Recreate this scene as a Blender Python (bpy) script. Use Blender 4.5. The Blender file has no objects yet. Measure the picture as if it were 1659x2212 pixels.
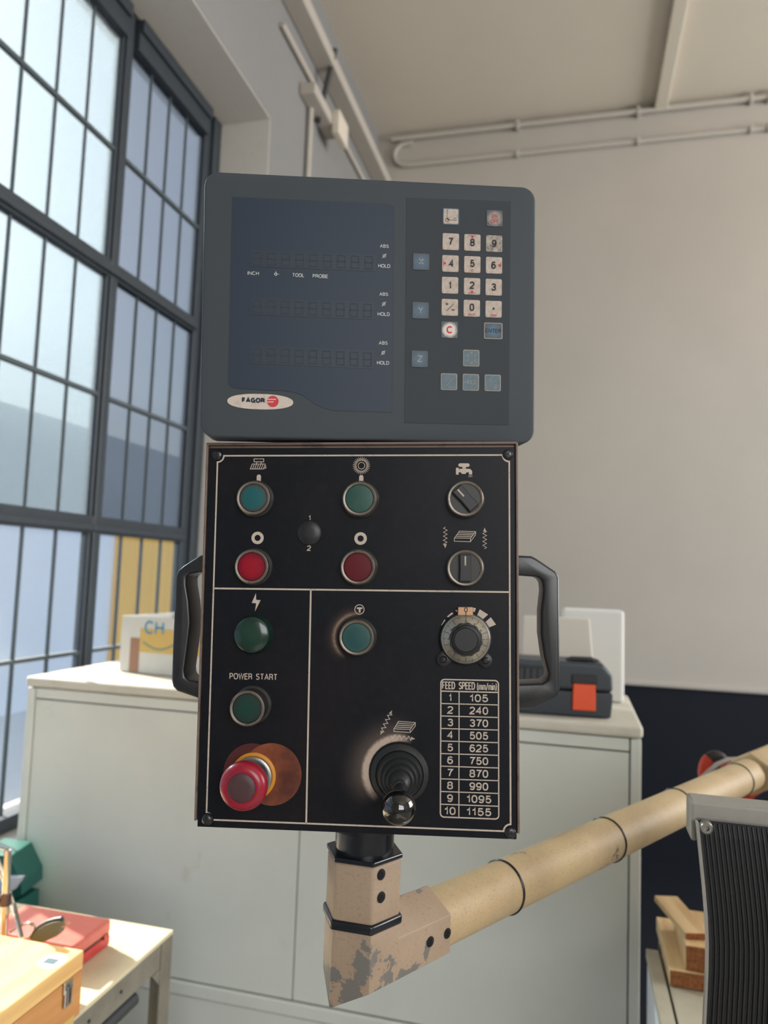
import bpy, bmesh, math, random
import numpy as np
from mathutils import Matrix, Vector
random.seed(7)
S = bpy.context.scene
COL = S.collection
W_, H_, F_ = 1659, 2212, 1600.0
CX, CY = 829.5, 1106.0
CZ = 1.60                                  # camera height; all heights below are relative to it

# ---------------------------------------------------------------- camera
def room_to_cam(y, p, r):
    fwd = np.array([-math.sin(y)*math.cos(p), math.cos(y)*math.cos(p), math.sin(p)])
    right = np.array([math.cos(y), math.sin(y), 0.0])
    up = np.cross(right, fwd)
    r2 = math.cos(r)*right + math.sin(r)*up
    u2 = -math.sin(r)*right + math.cos(r)*up
    return np.array([r2, -u2, fwd])
MC = room_to_cam(0.2510, 0.08277, 0.03649)
cam = bpy.data.cameras.new('camera')
co = bpy.data.objects.new('camera', cam)
COL.objects.link(co)
cm = Matrix.Identity(4)
for i in range(3):
    cm[i][0] = MC[0][i]; cm[i][1] = -MC[1][i]; cm[i][2] = -MC[2][i]
cm[2][3] = CZ
co.matrix_world = cm
cam.sensor_fit = 'HORIZONTAL'; cam.sensor_width = 36.0
cam.lens = F_/W_*36.0
cam.clip_start = 0.02
cam.dof.use_dof = True; cam.dof.focus_distance = 0.62; cam.dof.aperture_fstop = 8.5
S.camera = co

# ---------------------------------------------------------------- light
w = bpy.data.worlds.new('sky'); S.world = w; w.use_nodes = True
wn = w.node_tree.nodes; wl = w.node_tree.links
sky = wn.new('ShaderNodeTexSky'); sky.sky_type = 'NISHITA'; sky.sun_disc = False
sky.sun_elevation = math.radians(29); sky.sun_rotation = math.radians(-69); sky.dust_density = 4.0; sky.ozone_density = 1.0
wn['Background'].inputs[1].default_value = 0.46
wl.new(sky.outputs[0], wn['Background'].inputs[0])
sun = bpy.data.lights.new('sun', 'SUN'); sun.energy = 18.0; sun.angle = math.radians(0.6); sun.color = (1.0, 0.93, 0.80)
so = bpy.data.objects.new('sun', sun); COL.objects.link(so)
el = math.radians(30)
tosun = Vector((-1, 0.38, 0)).normalized()*math.cos(el) + Vector((0, 0, math.sin(el)))
so.rotation_euler = tosun.to_track_quat('Z', 'Y').to_euler()
so.location = (-3, 1, 4)
def fill_light(name, loc, rot, sx, sy, power, col):
    a = bpy.data.lights.new(name, 'AREA'); a.shape = 'RECTANGLE'; a.size = sx; a.size_y = sy; a.energy = power; a.color = col
    o = bpy.data.objects.new(name, a); COL.objects.link(o); o.location = loc; o.rotation_euler = rot
    return o
# added fill lights behind made-up unseen openings in the right and rear walls
fill_light('right_fill_light', (5.12, 2.7, 2.95), (0, math.radians(90), 0), 2.6, 3.4, 295, (1.0, .965, .92))
fill_light('rear_fill_light', (2.7, -3.57, 2.8), (math.radians(90), 0, 0), 3.6, 2.6, 145, (1.0, .95, .90))
S.view_settings.view_transform = 'Standard'; S.view_settings.look = 'None'
S.view_settings.gamma = 1; S.view_settings.exposure = 0.25
S.view_settings.use_curve_mapping = False

# ---------------------------------------------------------------- rays
def ray(px, py): return MC.T @ np.array([(px-CX)/F_, (py-CY)/F_, 1.0])
def onX(px, py, X): r = ray(px, py); return r*X/r[0] + np.array([0, 0, CZ])
def onY(px, py, Y): r = ray(px, py); return r*Y/r[1] + np.array([0, 0, CZ])
def onZ(px, py, Z): r = ray(px, py); return r*Z/r[2] + np.array([0, 0, CZ])      # Z relative to camera

# ---------------------------------------------------------------- materials
def lin(c):
    o = []
    for v in c:
        v = v/255.0
        o.append(v/12.92 if v <= .04045 else ((v+.055)/1.055)**2.4)
    return (*o, 1.0)
def mat(name, c, rough=.5, metal=0.0, noise=None, bump=None, spec=.5, coat=0.0, radial=None, grain=None):
    """noise=(scale, amount, colour2, contrast); bump=(scale, strength); radial=(radius0, radius1, colour2)"""
    m = bpy.data.materials.new(name); m.use_nodes = True
    n = m.node_tree.nodes; l = m.node_tree.links; b = n['Principled BSDF']
    b.inputs['Roughness'].default_value = rough; b.inputs['Metallic'].default_value = metal
    b.inputs['Specular IOR Level'].default_value = spec
    b.inputs['Coat Weight'].default_value = coat
    b.inputs['Base Color'].default_value = lin(c)
    tc = n.new('ShaderNodeTexCoord')
    cur = None
    def mixin(fac, c2):
        nonlocal cur
        mx = n.new('ShaderNodeMix'); mx.data_type = 'RGBA'
        l.new(fac, mx.inputs[0])
        if cur is None: mx.inputs[6].default_value = lin(c)
        else: l.new(cur, mx.inputs[6])
        mx.inputs[7].default_value = lin(c2)
        cur = mx.outputs[2]
    if radial:
        ln = n.new('ShaderNodeVectorMath'); ln.operation = 'LENGTH'; l.new(tc.outputs['Object'], ln.inputs[0])
        nz = n.new('ShaderNodeTexNoise'); nz.inputs['Scale'].default_value = 300; l.new(tc.outputs['Object'], nz.inputs['Vector'])
        ad = n.new('ShaderNodeMath'); ad.operation = 'MULTIPLY_ADD'; l.new(nz.outputs[0], ad.inputs[0]); ad.inputs[1].default_value = (radial[1]-radial[0])*.8; l.new(ln.outputs['Value'], ad.inputs[2])
        mr = n.new('ShaderNodeMapRange'); l.new(ad.outputs[0], mr.inputs[0]); k = (radial[1]-radial[0])*.4
        mr.inputs[1].default_value = radial[0]+k; mr.inputs[2].default_value = radial[1]+k
        mixin(mr.outputs[0], radial[2])
    for nn in (noise if isinstance(noise, list) else [noise] if noise else []):
        nz = n.new('ShaderNodeTexNoise'); nz.inputs['Scale'].default_value = nn[0]; nz.inputs['Detail'].default_value = 6; nz.inputs['Roughness'].default_value = .6
        l.new(tc.outputs['Object'], nz.inputs['Vector'])
        lo, hi = (nn[3] if len(nn) > 3 else (.35, .7))
        mr = n.new('ShaderNodeMapRange'); l.new(nz.outputs[0], mr.inputs[0]); mr.inputs[1].default_value = lo; mr.inputs[2].default_value = hi; mr.inputs[4].default_value = nn[1]
        mixin(mr.outputs[0], nn[2])
    if cur is not None: l.new(cur, b.inputs['Base Color'])
    if bump:
        nz = n.new('ShaderNodeTexNoise'); nz.inputs['Scale'].default_value = bump[0]; nz.inputs['Detail'].default_value = 4
        l.new(tc.outputs['Object'], nz.inputs['Vector'])
        bp = n.new('ShaderNodeBump'); bp.inputs['Strength'].default_value = bump[1]; bp.inputs['Distance'].default_value = .001*(100/bump[0])
        l.new(nz.outputs[0], bp.inputs['Height']); l.new(bp.outputs[0], b.inputs['Normal'])
    return m

def glass_mat(name, pattern, tint, clear=None, scat=(205, 222, 230)):
    m = bpy.data.materials.new(name); m.use_nodes = True
    n = m.node_tree.nodes; l = m.node_tree.links
    for x in list(n):
        if x.type == 'BSDF_PRINCIPLED': n.remove(x)
    out = n['Material Output']
    tc = n.new('ShaderNodeTexCoord')
    tr = n.new('ShaderNodeBsdfTransparent'); tr.inputs[0].default_value = lin(tint)
    tl = n.new('ShaderNodeBsdfTranslucent'); tl.inputs[0].default_value = lin(scat)
    rf = n.new('ShaderNodeBsdfRefraction'); rf.inputs['Roughness'].default_value = .22; rf.inputs['IOR'].default_value = 1.15; rf.inputs[0].default_value = lin(scat)
    gl = n.new('ShaderNodeBsdfGlossy'); gl.inputs['Roughness'].default_value = .12
    # woven lattice of small lenses pressed into the glass
    mp = n.new('ShaderNodeMapping'); mp.inputs['Rotation'].default_value = (math.radians(45), 0, 0); mp.inputs['Scale'].default_value = (1, 1, 1)
    l.new(tc.outputs['Object'], mp.inputs[0])
    sp = n.new('ShaderNodeSeparateXYZ'); l.new(mp.outputs[0], sp.inputs[0])
    sins = []
    for ax in (1, 2):
        mu = n.new('ShaderNodeMath'); mu.operation = 'MULTIPLY'; l.new(sp.outputs[ax], mu.inputs[0]); mu.inputs[1].default_value = 2*math.pi/.012
        sn = n.new('ShaderNodeMath'); sn.operation = 'SINE'; l.new(mu.outputs[0], sn.inputs[0]); sins.append(sn)
    ml = n.new('ShaderNodeMath'); ml.operation = 'MULTIPLY'; l.new(sins[0].outputs[0], ml.inputs[0]); l.new(sins[1].outputs[0], ml.inputs[1])
    bp = n.new('ShaderNodeBump'); bp.inputs['Distance'].default_value = .002; bp.inputs['Strength'].default_value = .8 if pattern else .1
    l.new(ml.outputs[0], bp.inputs['Height'])
    for s in (rf, gl, tl): l.new(bp.outputs[0], s.inputs['Normal'])
    mr = n.new('ShaderNodeMapRange'); l.new(ml.outputs[0], mr.inputs[0]); mr.inputs[1].default_value = -1; mr.inputs[2].default_value = 1
    a = clear if clear else (.60 if pattern else .66)
    mr.inputs[3].default_value = a-(.28 if pattern else .03); mr.inputs[4].default_value = a+(.28 if pattern else .03)
    m1 = n.new('ShaderNodeMixShader'); m1.inputs[0].default_value = .45; l.new(rf.outputs[0], m1.inputs[1]); l.new(tl.outputs[0], m1.inputs[2])
    m2 = n.new('ShaderNodeMixShader'); l.new(mr.outputs[0], m2.inputs[0]); l.new(m1.outputs[0], m2.inputs[1]); l.new(tr.outputs[0], m2.inputs[2])
    m3 = n.new('ShaderNodeMixShader'); m3.inputs[0].default_value = .05; l.new(m2.outputs[0], m3.inputs[1]); l.new(gl.outputs[0], m3.inputs[2])
    l.new(m3.outputs[0], out.inputs[0])
    return m

def plate_mat():
    """black lacquered face plate, with greasy brown film and dry dust rubbed up around the joystick and the test button"""
    m = mat('black_face_plate', (15, 18, 25), rough=.42, noise=[(9, .5, (36, 28, 27), (.48, .75)), (140, .10, (70, 64, 60), (.5, .8))], spec=.2)
    n = m.node_tree.nodes; l = m.node_tree.links; b = n['Principled BSDF']
    base = b.inputs['Base Color'].links[0].from_socket
    tc = [x for x in n if x.type == 'TEX_COORD'][0]
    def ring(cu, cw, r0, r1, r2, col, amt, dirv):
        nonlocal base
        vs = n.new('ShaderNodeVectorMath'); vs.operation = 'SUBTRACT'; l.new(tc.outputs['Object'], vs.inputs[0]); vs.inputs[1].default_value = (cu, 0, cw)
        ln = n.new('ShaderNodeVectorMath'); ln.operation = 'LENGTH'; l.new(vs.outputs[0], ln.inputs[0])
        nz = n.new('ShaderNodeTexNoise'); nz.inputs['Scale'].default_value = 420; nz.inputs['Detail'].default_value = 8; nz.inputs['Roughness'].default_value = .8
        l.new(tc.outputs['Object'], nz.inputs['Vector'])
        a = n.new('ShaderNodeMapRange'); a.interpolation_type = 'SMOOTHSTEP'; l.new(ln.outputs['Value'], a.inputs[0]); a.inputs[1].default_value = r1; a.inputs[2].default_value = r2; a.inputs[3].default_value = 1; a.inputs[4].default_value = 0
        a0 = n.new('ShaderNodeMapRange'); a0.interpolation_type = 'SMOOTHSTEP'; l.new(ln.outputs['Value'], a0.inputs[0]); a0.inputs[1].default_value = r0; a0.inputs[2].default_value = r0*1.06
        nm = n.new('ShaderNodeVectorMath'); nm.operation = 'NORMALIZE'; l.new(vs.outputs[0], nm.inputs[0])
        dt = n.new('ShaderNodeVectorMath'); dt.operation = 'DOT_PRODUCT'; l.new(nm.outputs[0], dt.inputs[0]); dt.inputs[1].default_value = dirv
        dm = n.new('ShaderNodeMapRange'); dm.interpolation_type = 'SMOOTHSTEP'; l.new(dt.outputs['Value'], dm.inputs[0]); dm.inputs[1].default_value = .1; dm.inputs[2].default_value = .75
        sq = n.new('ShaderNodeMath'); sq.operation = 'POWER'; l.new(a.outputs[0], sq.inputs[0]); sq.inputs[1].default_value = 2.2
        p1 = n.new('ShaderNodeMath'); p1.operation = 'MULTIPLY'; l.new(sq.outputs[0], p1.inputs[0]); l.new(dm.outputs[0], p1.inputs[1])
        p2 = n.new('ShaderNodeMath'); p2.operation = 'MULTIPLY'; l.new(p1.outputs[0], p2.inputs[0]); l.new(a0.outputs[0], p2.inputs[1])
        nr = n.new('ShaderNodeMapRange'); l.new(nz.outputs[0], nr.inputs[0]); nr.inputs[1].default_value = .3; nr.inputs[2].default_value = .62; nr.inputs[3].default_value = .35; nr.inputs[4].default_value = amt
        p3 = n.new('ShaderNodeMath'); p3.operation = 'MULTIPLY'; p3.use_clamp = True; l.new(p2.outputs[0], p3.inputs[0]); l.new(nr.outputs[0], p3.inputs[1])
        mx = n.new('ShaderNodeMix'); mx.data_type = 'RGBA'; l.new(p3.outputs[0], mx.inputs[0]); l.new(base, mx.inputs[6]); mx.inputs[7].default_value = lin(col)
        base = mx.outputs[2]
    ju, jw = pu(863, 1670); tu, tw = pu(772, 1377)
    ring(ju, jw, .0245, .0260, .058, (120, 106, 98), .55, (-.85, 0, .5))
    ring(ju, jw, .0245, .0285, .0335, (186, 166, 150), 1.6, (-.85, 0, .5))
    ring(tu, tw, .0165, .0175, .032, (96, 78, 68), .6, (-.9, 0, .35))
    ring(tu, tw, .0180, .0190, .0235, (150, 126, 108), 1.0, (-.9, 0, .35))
    l.new(base, b.inputs['Base Color'])
    return m

def paint_mat(name, c, chipc, zlo=None, amt=(.56, .585), scale=22):
    """cream paint with chipped patches down to grey primer; chips gather towards the low edges"""
    m = mat(name, c, rough=.55, noise=[(14, .35, (122, 103, 86), (.4, .75)), (420, .4, (96, 78, 62), (.55, .72))], bump=(900, .35))
    n = m.node_tree.nodes; l = m.node_tree.links; b = n['Principled BSDF']
    base = b.inputs['Base Color'].links[0].from_socket
    tc = [x for x in n if x.type == 'TEX_COORD'][0]
    nz = n.new('ShaderNodeTexNoise'); nz.inputs['Scale'].default_value = scale; nz.inputs['Detail'].default_value = 8; nz.inputs['Roughness'].default_value = .62
    l.new(tc.outputs['Object'], nz.inputs['Vector'])
    src = nz.outputs[0]
    if zlo:
        sp = n.new('ShaderNodeSeparateXYZ'); l.new(tc.outputs['Object'], sp.inputs[0])
        mr = n.new('ShaderNodeMapRange'); l.new(sp.outputs[2], mr.inputs[0]); mr.inputs[1].default_value = zlo[0]; mr.inputs[2].default_value = zlo[1]; mr.inputs[3].default_value = .13; mr.inputs[4].default_value = -.06
        ad = n.new('ShaderNodeMath'); l.new(src, ad.inputs[0]); l.new(mr.outputs[0], ad.inputs[1]); src = ad.outputs[0]
    st = n.new('ShaderNodeMapRange'); l.new(src, st.inputs[0]); st.inputs[1].default_value = amt[0]; st.inputs[2].default_value = amt[1]
    mx = n.new('ShaderNodeMix'); mx.data_type = 'RGBA'; l.new(st.outputs[0], mx.inputs[0]); l.new(base, mx.inputs[6]); mx.inputs[7].default_value = lin(chipc)
    l.new(mx.outputs[2], b.inputs['Base Color'])
    return m

def wood_mat(name, c, c2, scale=(3, 60, 60)):
    m = mat(name, c, rough=.6)
    n = m.node_tree.nodes; l = m.node_tree.links; b = n['Principled BSDF']
    tc = [x for x in n if x.type == 'TEX_COORD'][0]
    mp = n.new('ShaderNodeMapping'); mp.inputs['Scale'].default_value = scale; l.new(tc.outputs['Object'], mp.inputs[0])
    nz = n.new('ShaderNodeTexNoise'); nz.inputs['Scale'].default_value = 1; nz.inputs['Detail'].default_value = 6; l.new(mp.outputs[0], nz.inputs['Vector'])
    mr = n.new('ShaderNodeMapRange'); l.new(nz.outputs[0], mr.inputs[0]); mr.inputs[1].default_value = .35; mr.inputs[2].default_value = .68
    mx = n.new('ShaderNodeMix'); mx.data_type = 'RGBA'; l.new(mr.outputs[0], mx.inputs[0]); mx.inputs[6].default_value = lin(c); mx.inputs[7].default_value = lin(c2)
    l.new(mx.outputs[2], b.inputs['Base Color'])
    return m

# ---------------------------------------------------------------- mesh builder
class MB:
    def __init__(s): s.v = []; s.f = []
    def add(s, v, f, M=None):
        k = len(s.v)
        for p in v:
            p = Vector(p)
            if M is not None: p = M @ p
            s.v.append(tuple(p))
        for q in f: s.f.append([i+k for i in q])
        return s
    def box(s, a, b, M=None):
        x0, y0, z0 = (min(a[i], b[i]) for i in range(3)); x1, y1, z1 = (max(a[i], b[i]) for i in range(3))
        return s.add([(x0,y0,z0),(x1,y0,z0),(x1,y1,z0),(x0,y1,z0),(x0,y0,z1),(x1,y0,z1),(x1,y1,z1),(x0,y1,z1)],
                     [(0,3,2,1),(4,5,6,7),(0,1,5,4),(1,2,6,5),(2,3,7,6),(3,0,4,7)], M)
    def hexa(s, p):            # 8 corner points: 4 bottom, 4 top
        return s.add(p, [(0,3,2,1),(4,5,6,7),(0,1,5,4),(1,2,6,5),(2,3,7,6),(3,0,4,7)])
    def prism(s, poly, y0, y1, M=None):   # poly in (u,w), extruded along local y
        n = len(poly)
        v = [(u, y0, w) for u, w in poly] + [(u, y1, w) for u, w in poly]
        f = [list(range(n)), list(range(2*n-1, n-1, -1))] + [(i, i+n, (i+1) % n+n, (i+1) % n) for i in range(n)]
        return s.add(v, f, M)
    def lathe(s, prof, n=48, M=None, cap=True):   # prof: (r, y) about local -y axis; y = -off
        k = len(prof); v = []; f = []
        for r, y in prof:
            for j in range(n):
                a = 2*math.pi*j/n; v.append((r*math.cos(a), y, r*math.sin(a)))
        for i in range(k-1):
            for j in range(n):
                f.append((i*n+j, i*n+(j+1) % n, (i+1)*n+(j+1) % n, (i+1)*n+j))
        if cap:
            f.append(list(range(n))[::-1]); f.append([(k-1)*n+j for j in range(n)])
        return s.add(v, f, M)
    def tube(s, pts, r, n=12, M=None, cap=True):
        pts = [Vector(p) for p in pts]; v = []; f = []; k = len(pts)
        prev = None
        for i, p in enumerate(pts):
            t = (pts[min(i+1, k-1)]-pts[max(i-1, 0)]).normalized()
            if prev is None: a = t.orthogonal().normalized()
            else: a = (prev - t*prev.dot(t)).normalized()
            prev = a; b = t.cross(a)
            rr = r[i] if isinstance(r, (list, tuple)) else r
            for j in range(n):
                th = 2*math.pi*j/n; v.append(p + a*math.cos(th)*rr + b*math.sin(th)*rr)
        for i in range(k-1):
            for j in range(n): f.append((i*n+j, i*n+(j+1) % n, (i+1)*n+(j+1) % n, (i+1)*n+j))
        if cap: f.append(list(range(n))[::-1]); f.append([(k-1)*n+j for j in range(n)])
        return s.add(v, f, M)
    def torus(s, c, ax, R, r, n=40, m=8):
        ax = Vector(ax).normalized(); a = ax.orthogonal().normalized(); b = ax.cross(a); c = Vector(c); v = []; f = []
        for i in range(n):
            th = 2*math.pi*i/n; d = a*math.cos(th)+b*math.sin(th)
            for j in range(m):
                ph = 2*math.pi*j/m; v.append(c + d*(R+r*math.cos(ph)) + ax*r*math.sin(ph))
        for i in range(n):
            for j in range(m): f.append((i*m+j, ((i+1) % n)*m+j, ((i+1) % n)*m+(j+1) % m, i*m+(j+1) % m))
        return s.add(v, f)
    def stroke(s, pts, wd, y, closed=False, ends=True):   # flat mitred line in (u,w) at local y, .15 mm thick
        P = []
        for p in pts:
            p = Vector((p[0], p[1]))
            if not P or (p-P[-1]).length > 1e-7: P.append(p)
        if len(P) > 2 and (P[0]-P[-1]).length < 1e-7: P.pop(); closed = True
        n = len(P)
        if n < 2: return s
        L = []
        for i in range(n):
            d0 = (P[i]-P[i-1]).normalized() if (i > 0 or closed) else None
            d1 = (P[(i+1) % n]-P[i]).normalized() if (i < n-1 or closed) else None
            if d0 is None: d0 = d1
            if d1 is None: d1 = d0
            n0 = Vector((-d0.y, d0.x)); n1 = Vector((-d1.y, d1.x)); m = n0+n1
            if m.length < 1e-3: m = n1.copy()
            m.normalize(); k = min(1/max(m.dot(n1), .35), 2.2); q = P[i]
            if ends and not closed: 
                if i == 0: q = q-d1*wd*.3
                if i == n-1: q = q+d0*wd*.3
            L.append((q+m*wd/2*k, q-m*wd/2*k))
        v = []
        for a, b in L: v += [(a.x, y, a.y), (b.x, y, b.y), (a.x, y-.00015, a.y), (b.x, y-.00015, b.y)]
        f = []
        for i in range(n if closed else n-1):
            a = 4*i; b = 4*((i+1) % n)
            f += [(a, a+1, b+1, b), (a+2, b+2, b+3, a+3), (a, b, b+2, a+2), (a+1, a+3, b+3, b+1)]
        if not closed: f += [(0, 2, 3, 1), (4*n-4, 4*n-3, 4*n-1, 4*n-2)]
        return s.add(v, f)
    def flat(s, poly, y, t=.00015): return s.prism(poly, y, y-t)
    def build(s, name, m, parent=None, smooth=None, bevel=0, seg=2, origin=None, ang=30):
        me = bpy.data.meshes.new(name)
        if parent is not None: inv = parent['_w'] if False else WINV[parent.name]
        else: inv = Matrix.Identity(4)
        O = Vector(origin) if origin is not None else Vector((0, 0, 0))
        vv = [tuple((inv @ Vector(p)) - O) if LOCAL.get(parent.name if parent else '', 0) == 0 else tuple(Vector(p)-O) for p in s.v]
        me.from_pydata(vv, [], s.f)
        bm = bmesh.new(); bm.from_mesh(me)
        bmesh.ops.recalc_face_normals(bm, faces=bm.faces)
        if bevel:
            ed = [e for e in bm.edges if len(e.link_faces) == 2 and e.calc_face_angle(0) > math.radians(ang)]
            bmesh.ops.bevel(bm, geom=ed, offset=bevel, segments=seg, profile=.5, affect='EDGES', clamp_overlap=True)
        bm.to_mesh(me); bm.free()
        if smooth:
            for p in me.polygons: p.use_smooth = True
            me.update()
            try: me.set_sharp_from_angle(angle=math.radians(smooth))
            except Exception: pass
        me.materials.append(m)
        o = bpy.data.objects.new(name, me); COL.objects.link(o)
        if parent is not None: o.parent = parent
        o.location = O
        # children of this mesh are given in the same frame as this one
        if parent is not None:
            LOCAL[o.name] = LOCAL.get(parent.name, 0)
            WINV[o.name] = Matrix.Translation(-O) @ WINV[parent.name] if LOCAL[o.name] == 0 else Matrix.Translation(-O)
            OFF[o.name] = O
        else:
            WINV[o.name] = Matrix.Translation(-O); LOCAL[o.name] = 0
        return o
WINV = {}; LOCAL = {}; OFF = {}

def root(name, label, cat, M=None, loc=None, group=None, local=False):
    o = bpy.data.objects.new(name, None); o.empty_display_size = .05; COL.objects.link(o)
    if M is None: M = Matrix.Translation(Vector(loc if loc is not None else (0, 0, 0)))
    o.matrix_world = M
    WINV[o.name] = M.inverted(); LOCAL[o.name] = 1 if local else 0
    if label: o['label'] = label
    if cat: o['category'] = cat
    if group: o['group'] = group
    return o
def tag(o, label=None, cat=None, group=None, kind=None):
    if label: o['label'] = label
    if cat: o['category'] = cat
    if group: o['group'] = group
    if kind: o['kind'] = kind
    return o
def T(x, y, z): return Matrix.Translation((x, y, z))
def circ(cu, cw, r, n=40, a0=0, a1=2*math.pi):
    full = abs(a1-a0-2*math.pi) < 1e-6
    return [(cu+r*math.cos(a0+(a1-a0)*i/(n if full else n-1)), cw+r*math.sin(a0+(a1-a0)*i/(n if full else n-1))) for i in range(n)]
def rrect(u0, w0, u1, w1, r, n=8):
    o = []
    for cu, cw, a in ((u1-r, w1-r, 0), (u0+r, w1-r, 90), (u0+r, w0+r, 180), (u1-r, w0+r, 270)):
        for i in range(n+1):
            t = math.radians(a+90*i/n); o.append((cu+r*math.cos(t), cw+r*math.sin(t)))
    return o
def annulus(mb, cu, cw, r0, r1, y, t=.00015, n=40):
    v = []; f = []
    for r in (r0, r1):
        for yy in (y, y-t):
            v += [(cu+r*math.cos(2*math.pi*i/n), yy, cw+r*math.sin(2*math.pi*i/n)) for i in range(n)]
    for i in range(n):
        j = (i+1) % n
        f += [(i, j, 2*n+j, 2*n+i), (n+i, 3*n+i, 3*n+j, n+j), (i, n+i, n+j, j), (2*n+i, 2*n+j, 3*n+j, 3*n+i)]
    mb.add(v, f)

def arc(cx, cy, rx, ry, a0, a1, n=9):
    return [(cx+rx*math.cos(math.radians(a0+(a1-a0)*i/(n-1))), cy+ry*math.sin(math.radians(a0+(a1-a0)*i/(n-1)))) for i in range(n)]
def oval(w, y0=0.0, y1=1.0):
    o = []
    for i in range(28):
        t = 2*math.pi*i/28; c, q = math.cos(t), math.sin(t)
        o.append((w/2+w/2*math.copysign(abs(c)**.8, c), (y0+y1)/2+(y1-y0)/2*math.copysign(abs(q)**.85, q)))
    return o+[o[0]]
G = {   # grotesque letter shapes as centre lines: (width, [polylines])
 '0': (.50, [oval(.50)]), '1': (.30, [[(0, .74), (.10, .77), (.20, .86), (.24, 1), (.24, 0)]]),
 '2': (.50, [arc(.25, .74, .25, .26, 170, -25, 10)+[(.36, .42), (.10, .20), (0, 0), (.50, 0)]]),
 '3': (.50, [arc(.25, .76, .23, .24, 160, -60, 9)+[(.20, .53)], [(.20, .53)]+arc(.25, .27, .25, .27, 65, -165, 11)]),
 '4': (.54, [[(.40, 0), (.40, 1), (0, .32), (.54, .32)]]),
 '5': (.50, [[(.46, 1), (.10, 1), (.05, .50)]+arc(.25, .32, .25, .32, 130, -160, 12)]),
 '6': (.50, [arc(.27, .76, .22, .24, 25, 150, 6)+[(0, .5)]+arc(.25, .31, .25, .31, 180, 540, 16)]),
 '7': (.50, [[(0, 1), (.50, 1), (.30, .60), (.17, 0)]]),
 '8': (.50, [[(p[0]+.03, p[1]) for p in oval(.44, .54, 1)], oval(.50, 0, .54)]),
 '9': (.50, [arc(.23, .24, .22, .24, 205, 330, 6)+[(.50, .5)]+arc(.25, .69, .25, .31, 0, 360, 16)]),
 'A': (.62, [[(0, 0), (.31, 1), (.62, 0)], [(.10, .32), (.52, .32)]]),
 'B': (.52, [[(0, 0), (0, 1), (.30, 1)]+arc(.30, .765, .18, .235, 90, -90, 7)+[(0, .53)], [(.30, .53)]+arc(.30, .265, .22, .265, 90, -90, 7)+[(0, 0)]]),
 'C': (.60, [arc(.32, .5, .32, .5, 45, 315, 16)]),
 'D': (.56, [[(0, 0), (0, 1), (.26, 1)]+arc(.26, .5, .30, .5, 90, -90, 11)+[(0, 0)]]),
 'E': (.46, [[(.46, 1), (0, 1), (0, 0), (.46, 0)], [(0, .52), (.42, .52)]]),
 'F': (.44, [[(.44, 1), (0, 1), (0, 0)], [(0, .50), (.38, .50)]]),
 'G': (.62, [arc(.32, .5, .32, .5, 45, 318, 16)+[(.60, .12), (.60, .46), (.34, .46)]]),
 'H': (.54, [[(0, 0), (0, 1)], [(.54, 0), (.54, 1)], [(0, .52), (.54, .52)]]),
 'I': (.01, [[(0, 0), (0, 1)]]), 'L': (.42, [[(0, 1), (0, 0), (.42, 0)]]),
 'N': (.54, [[(0, 0), (0, 1), (.54, 0), (.54, 1)]]),
 'O': (.64, [oval(.64)]), 'P': (.50, [[(0, 0), (0, 1), (.28, 1)]+arc(.28, .73, .22, .27, 90, -90, 7)+[(0, .46)]]),
 'R': (.52, [[(0, 0), (0, 1), (.28, 1)]+arc(.28, .745, .22, .255, 90, -90, 7)+[(0, .49)], [(.28, .49), (.46, .40), (.50, 0)]]),
 'S': (.52, [arc(.26, .76, .23, .24, 25, 200, 9)[:-1]+[(.08, .60), (.26, .52), (.44, .43)]+arc(.26, .26, .25, .26, 20, -155, 10)]),
 'T': (.54, [[(0, 1), (.54, 1)], [(.27, 1), (.27, 0)]]),
 'W': (.84, [[(0, 1), (.20, 0), (.42, 1), (.64, 0), (.84, 1)]]),
 'X': (.56, [[(0, 0), (.56, 1)], [(0, 1), (.56, 0)]]), 'Y': (.56, [[(0, 1), (.28, .44), (.56, 1)], [(.28, .44), (.28, 0)]]),
 'Z': (.52, [[(0, 1), (.52, 1), (0, 0), (.52, 0)]]),
 'm': (.66, [[(0, 0), (0, .70)], [(0, .5)]+arc(.16, .52, .16, .18, 150, 0, 6)+[(.32, 0)], [(.32, .5)]+arc(.49, .52, .17, .18, 150, 0, 6)+[(.66, 0)]]),
 'n': (.36, [[(0, 0), (0, .70)], [(0, .5)]+arc(.18, .50, .18, .20, 150, 0, 6)+[(.36, 0)]]),
 'h': (.36, [[(0, 0), (0, 1)], [(0, .5)]+arc(.18, .50, .18, .20, 150, 0, 6)+[(.36, 0)]]),
 'i': (.01, [[(0, 0), (0, .70)], [(0, .88), (0, 1)]]), 'c': (.38, [arc(.20, .35, .20, .35, 45, 315, 12)]),
 'o': (.40, [oval(.40, 0, .70)]), 'l': (.01, [[(0, 0), (0, 1)]]),
 't': (.24, [[(.10, .95), (.10, .12), (.16, 0), (.24, 0)], [(0, .70), (.24, .70)]]),
 '/': (.34, [[(0, -.05), (.34, 1.05)]]), '(': (.16, [arc(.30, .45, .30, .65, 115, 245, 9)]), ')': (.16, [arc(-.14, .45, .30, .65, 65, -65, 9)]),
}
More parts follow.
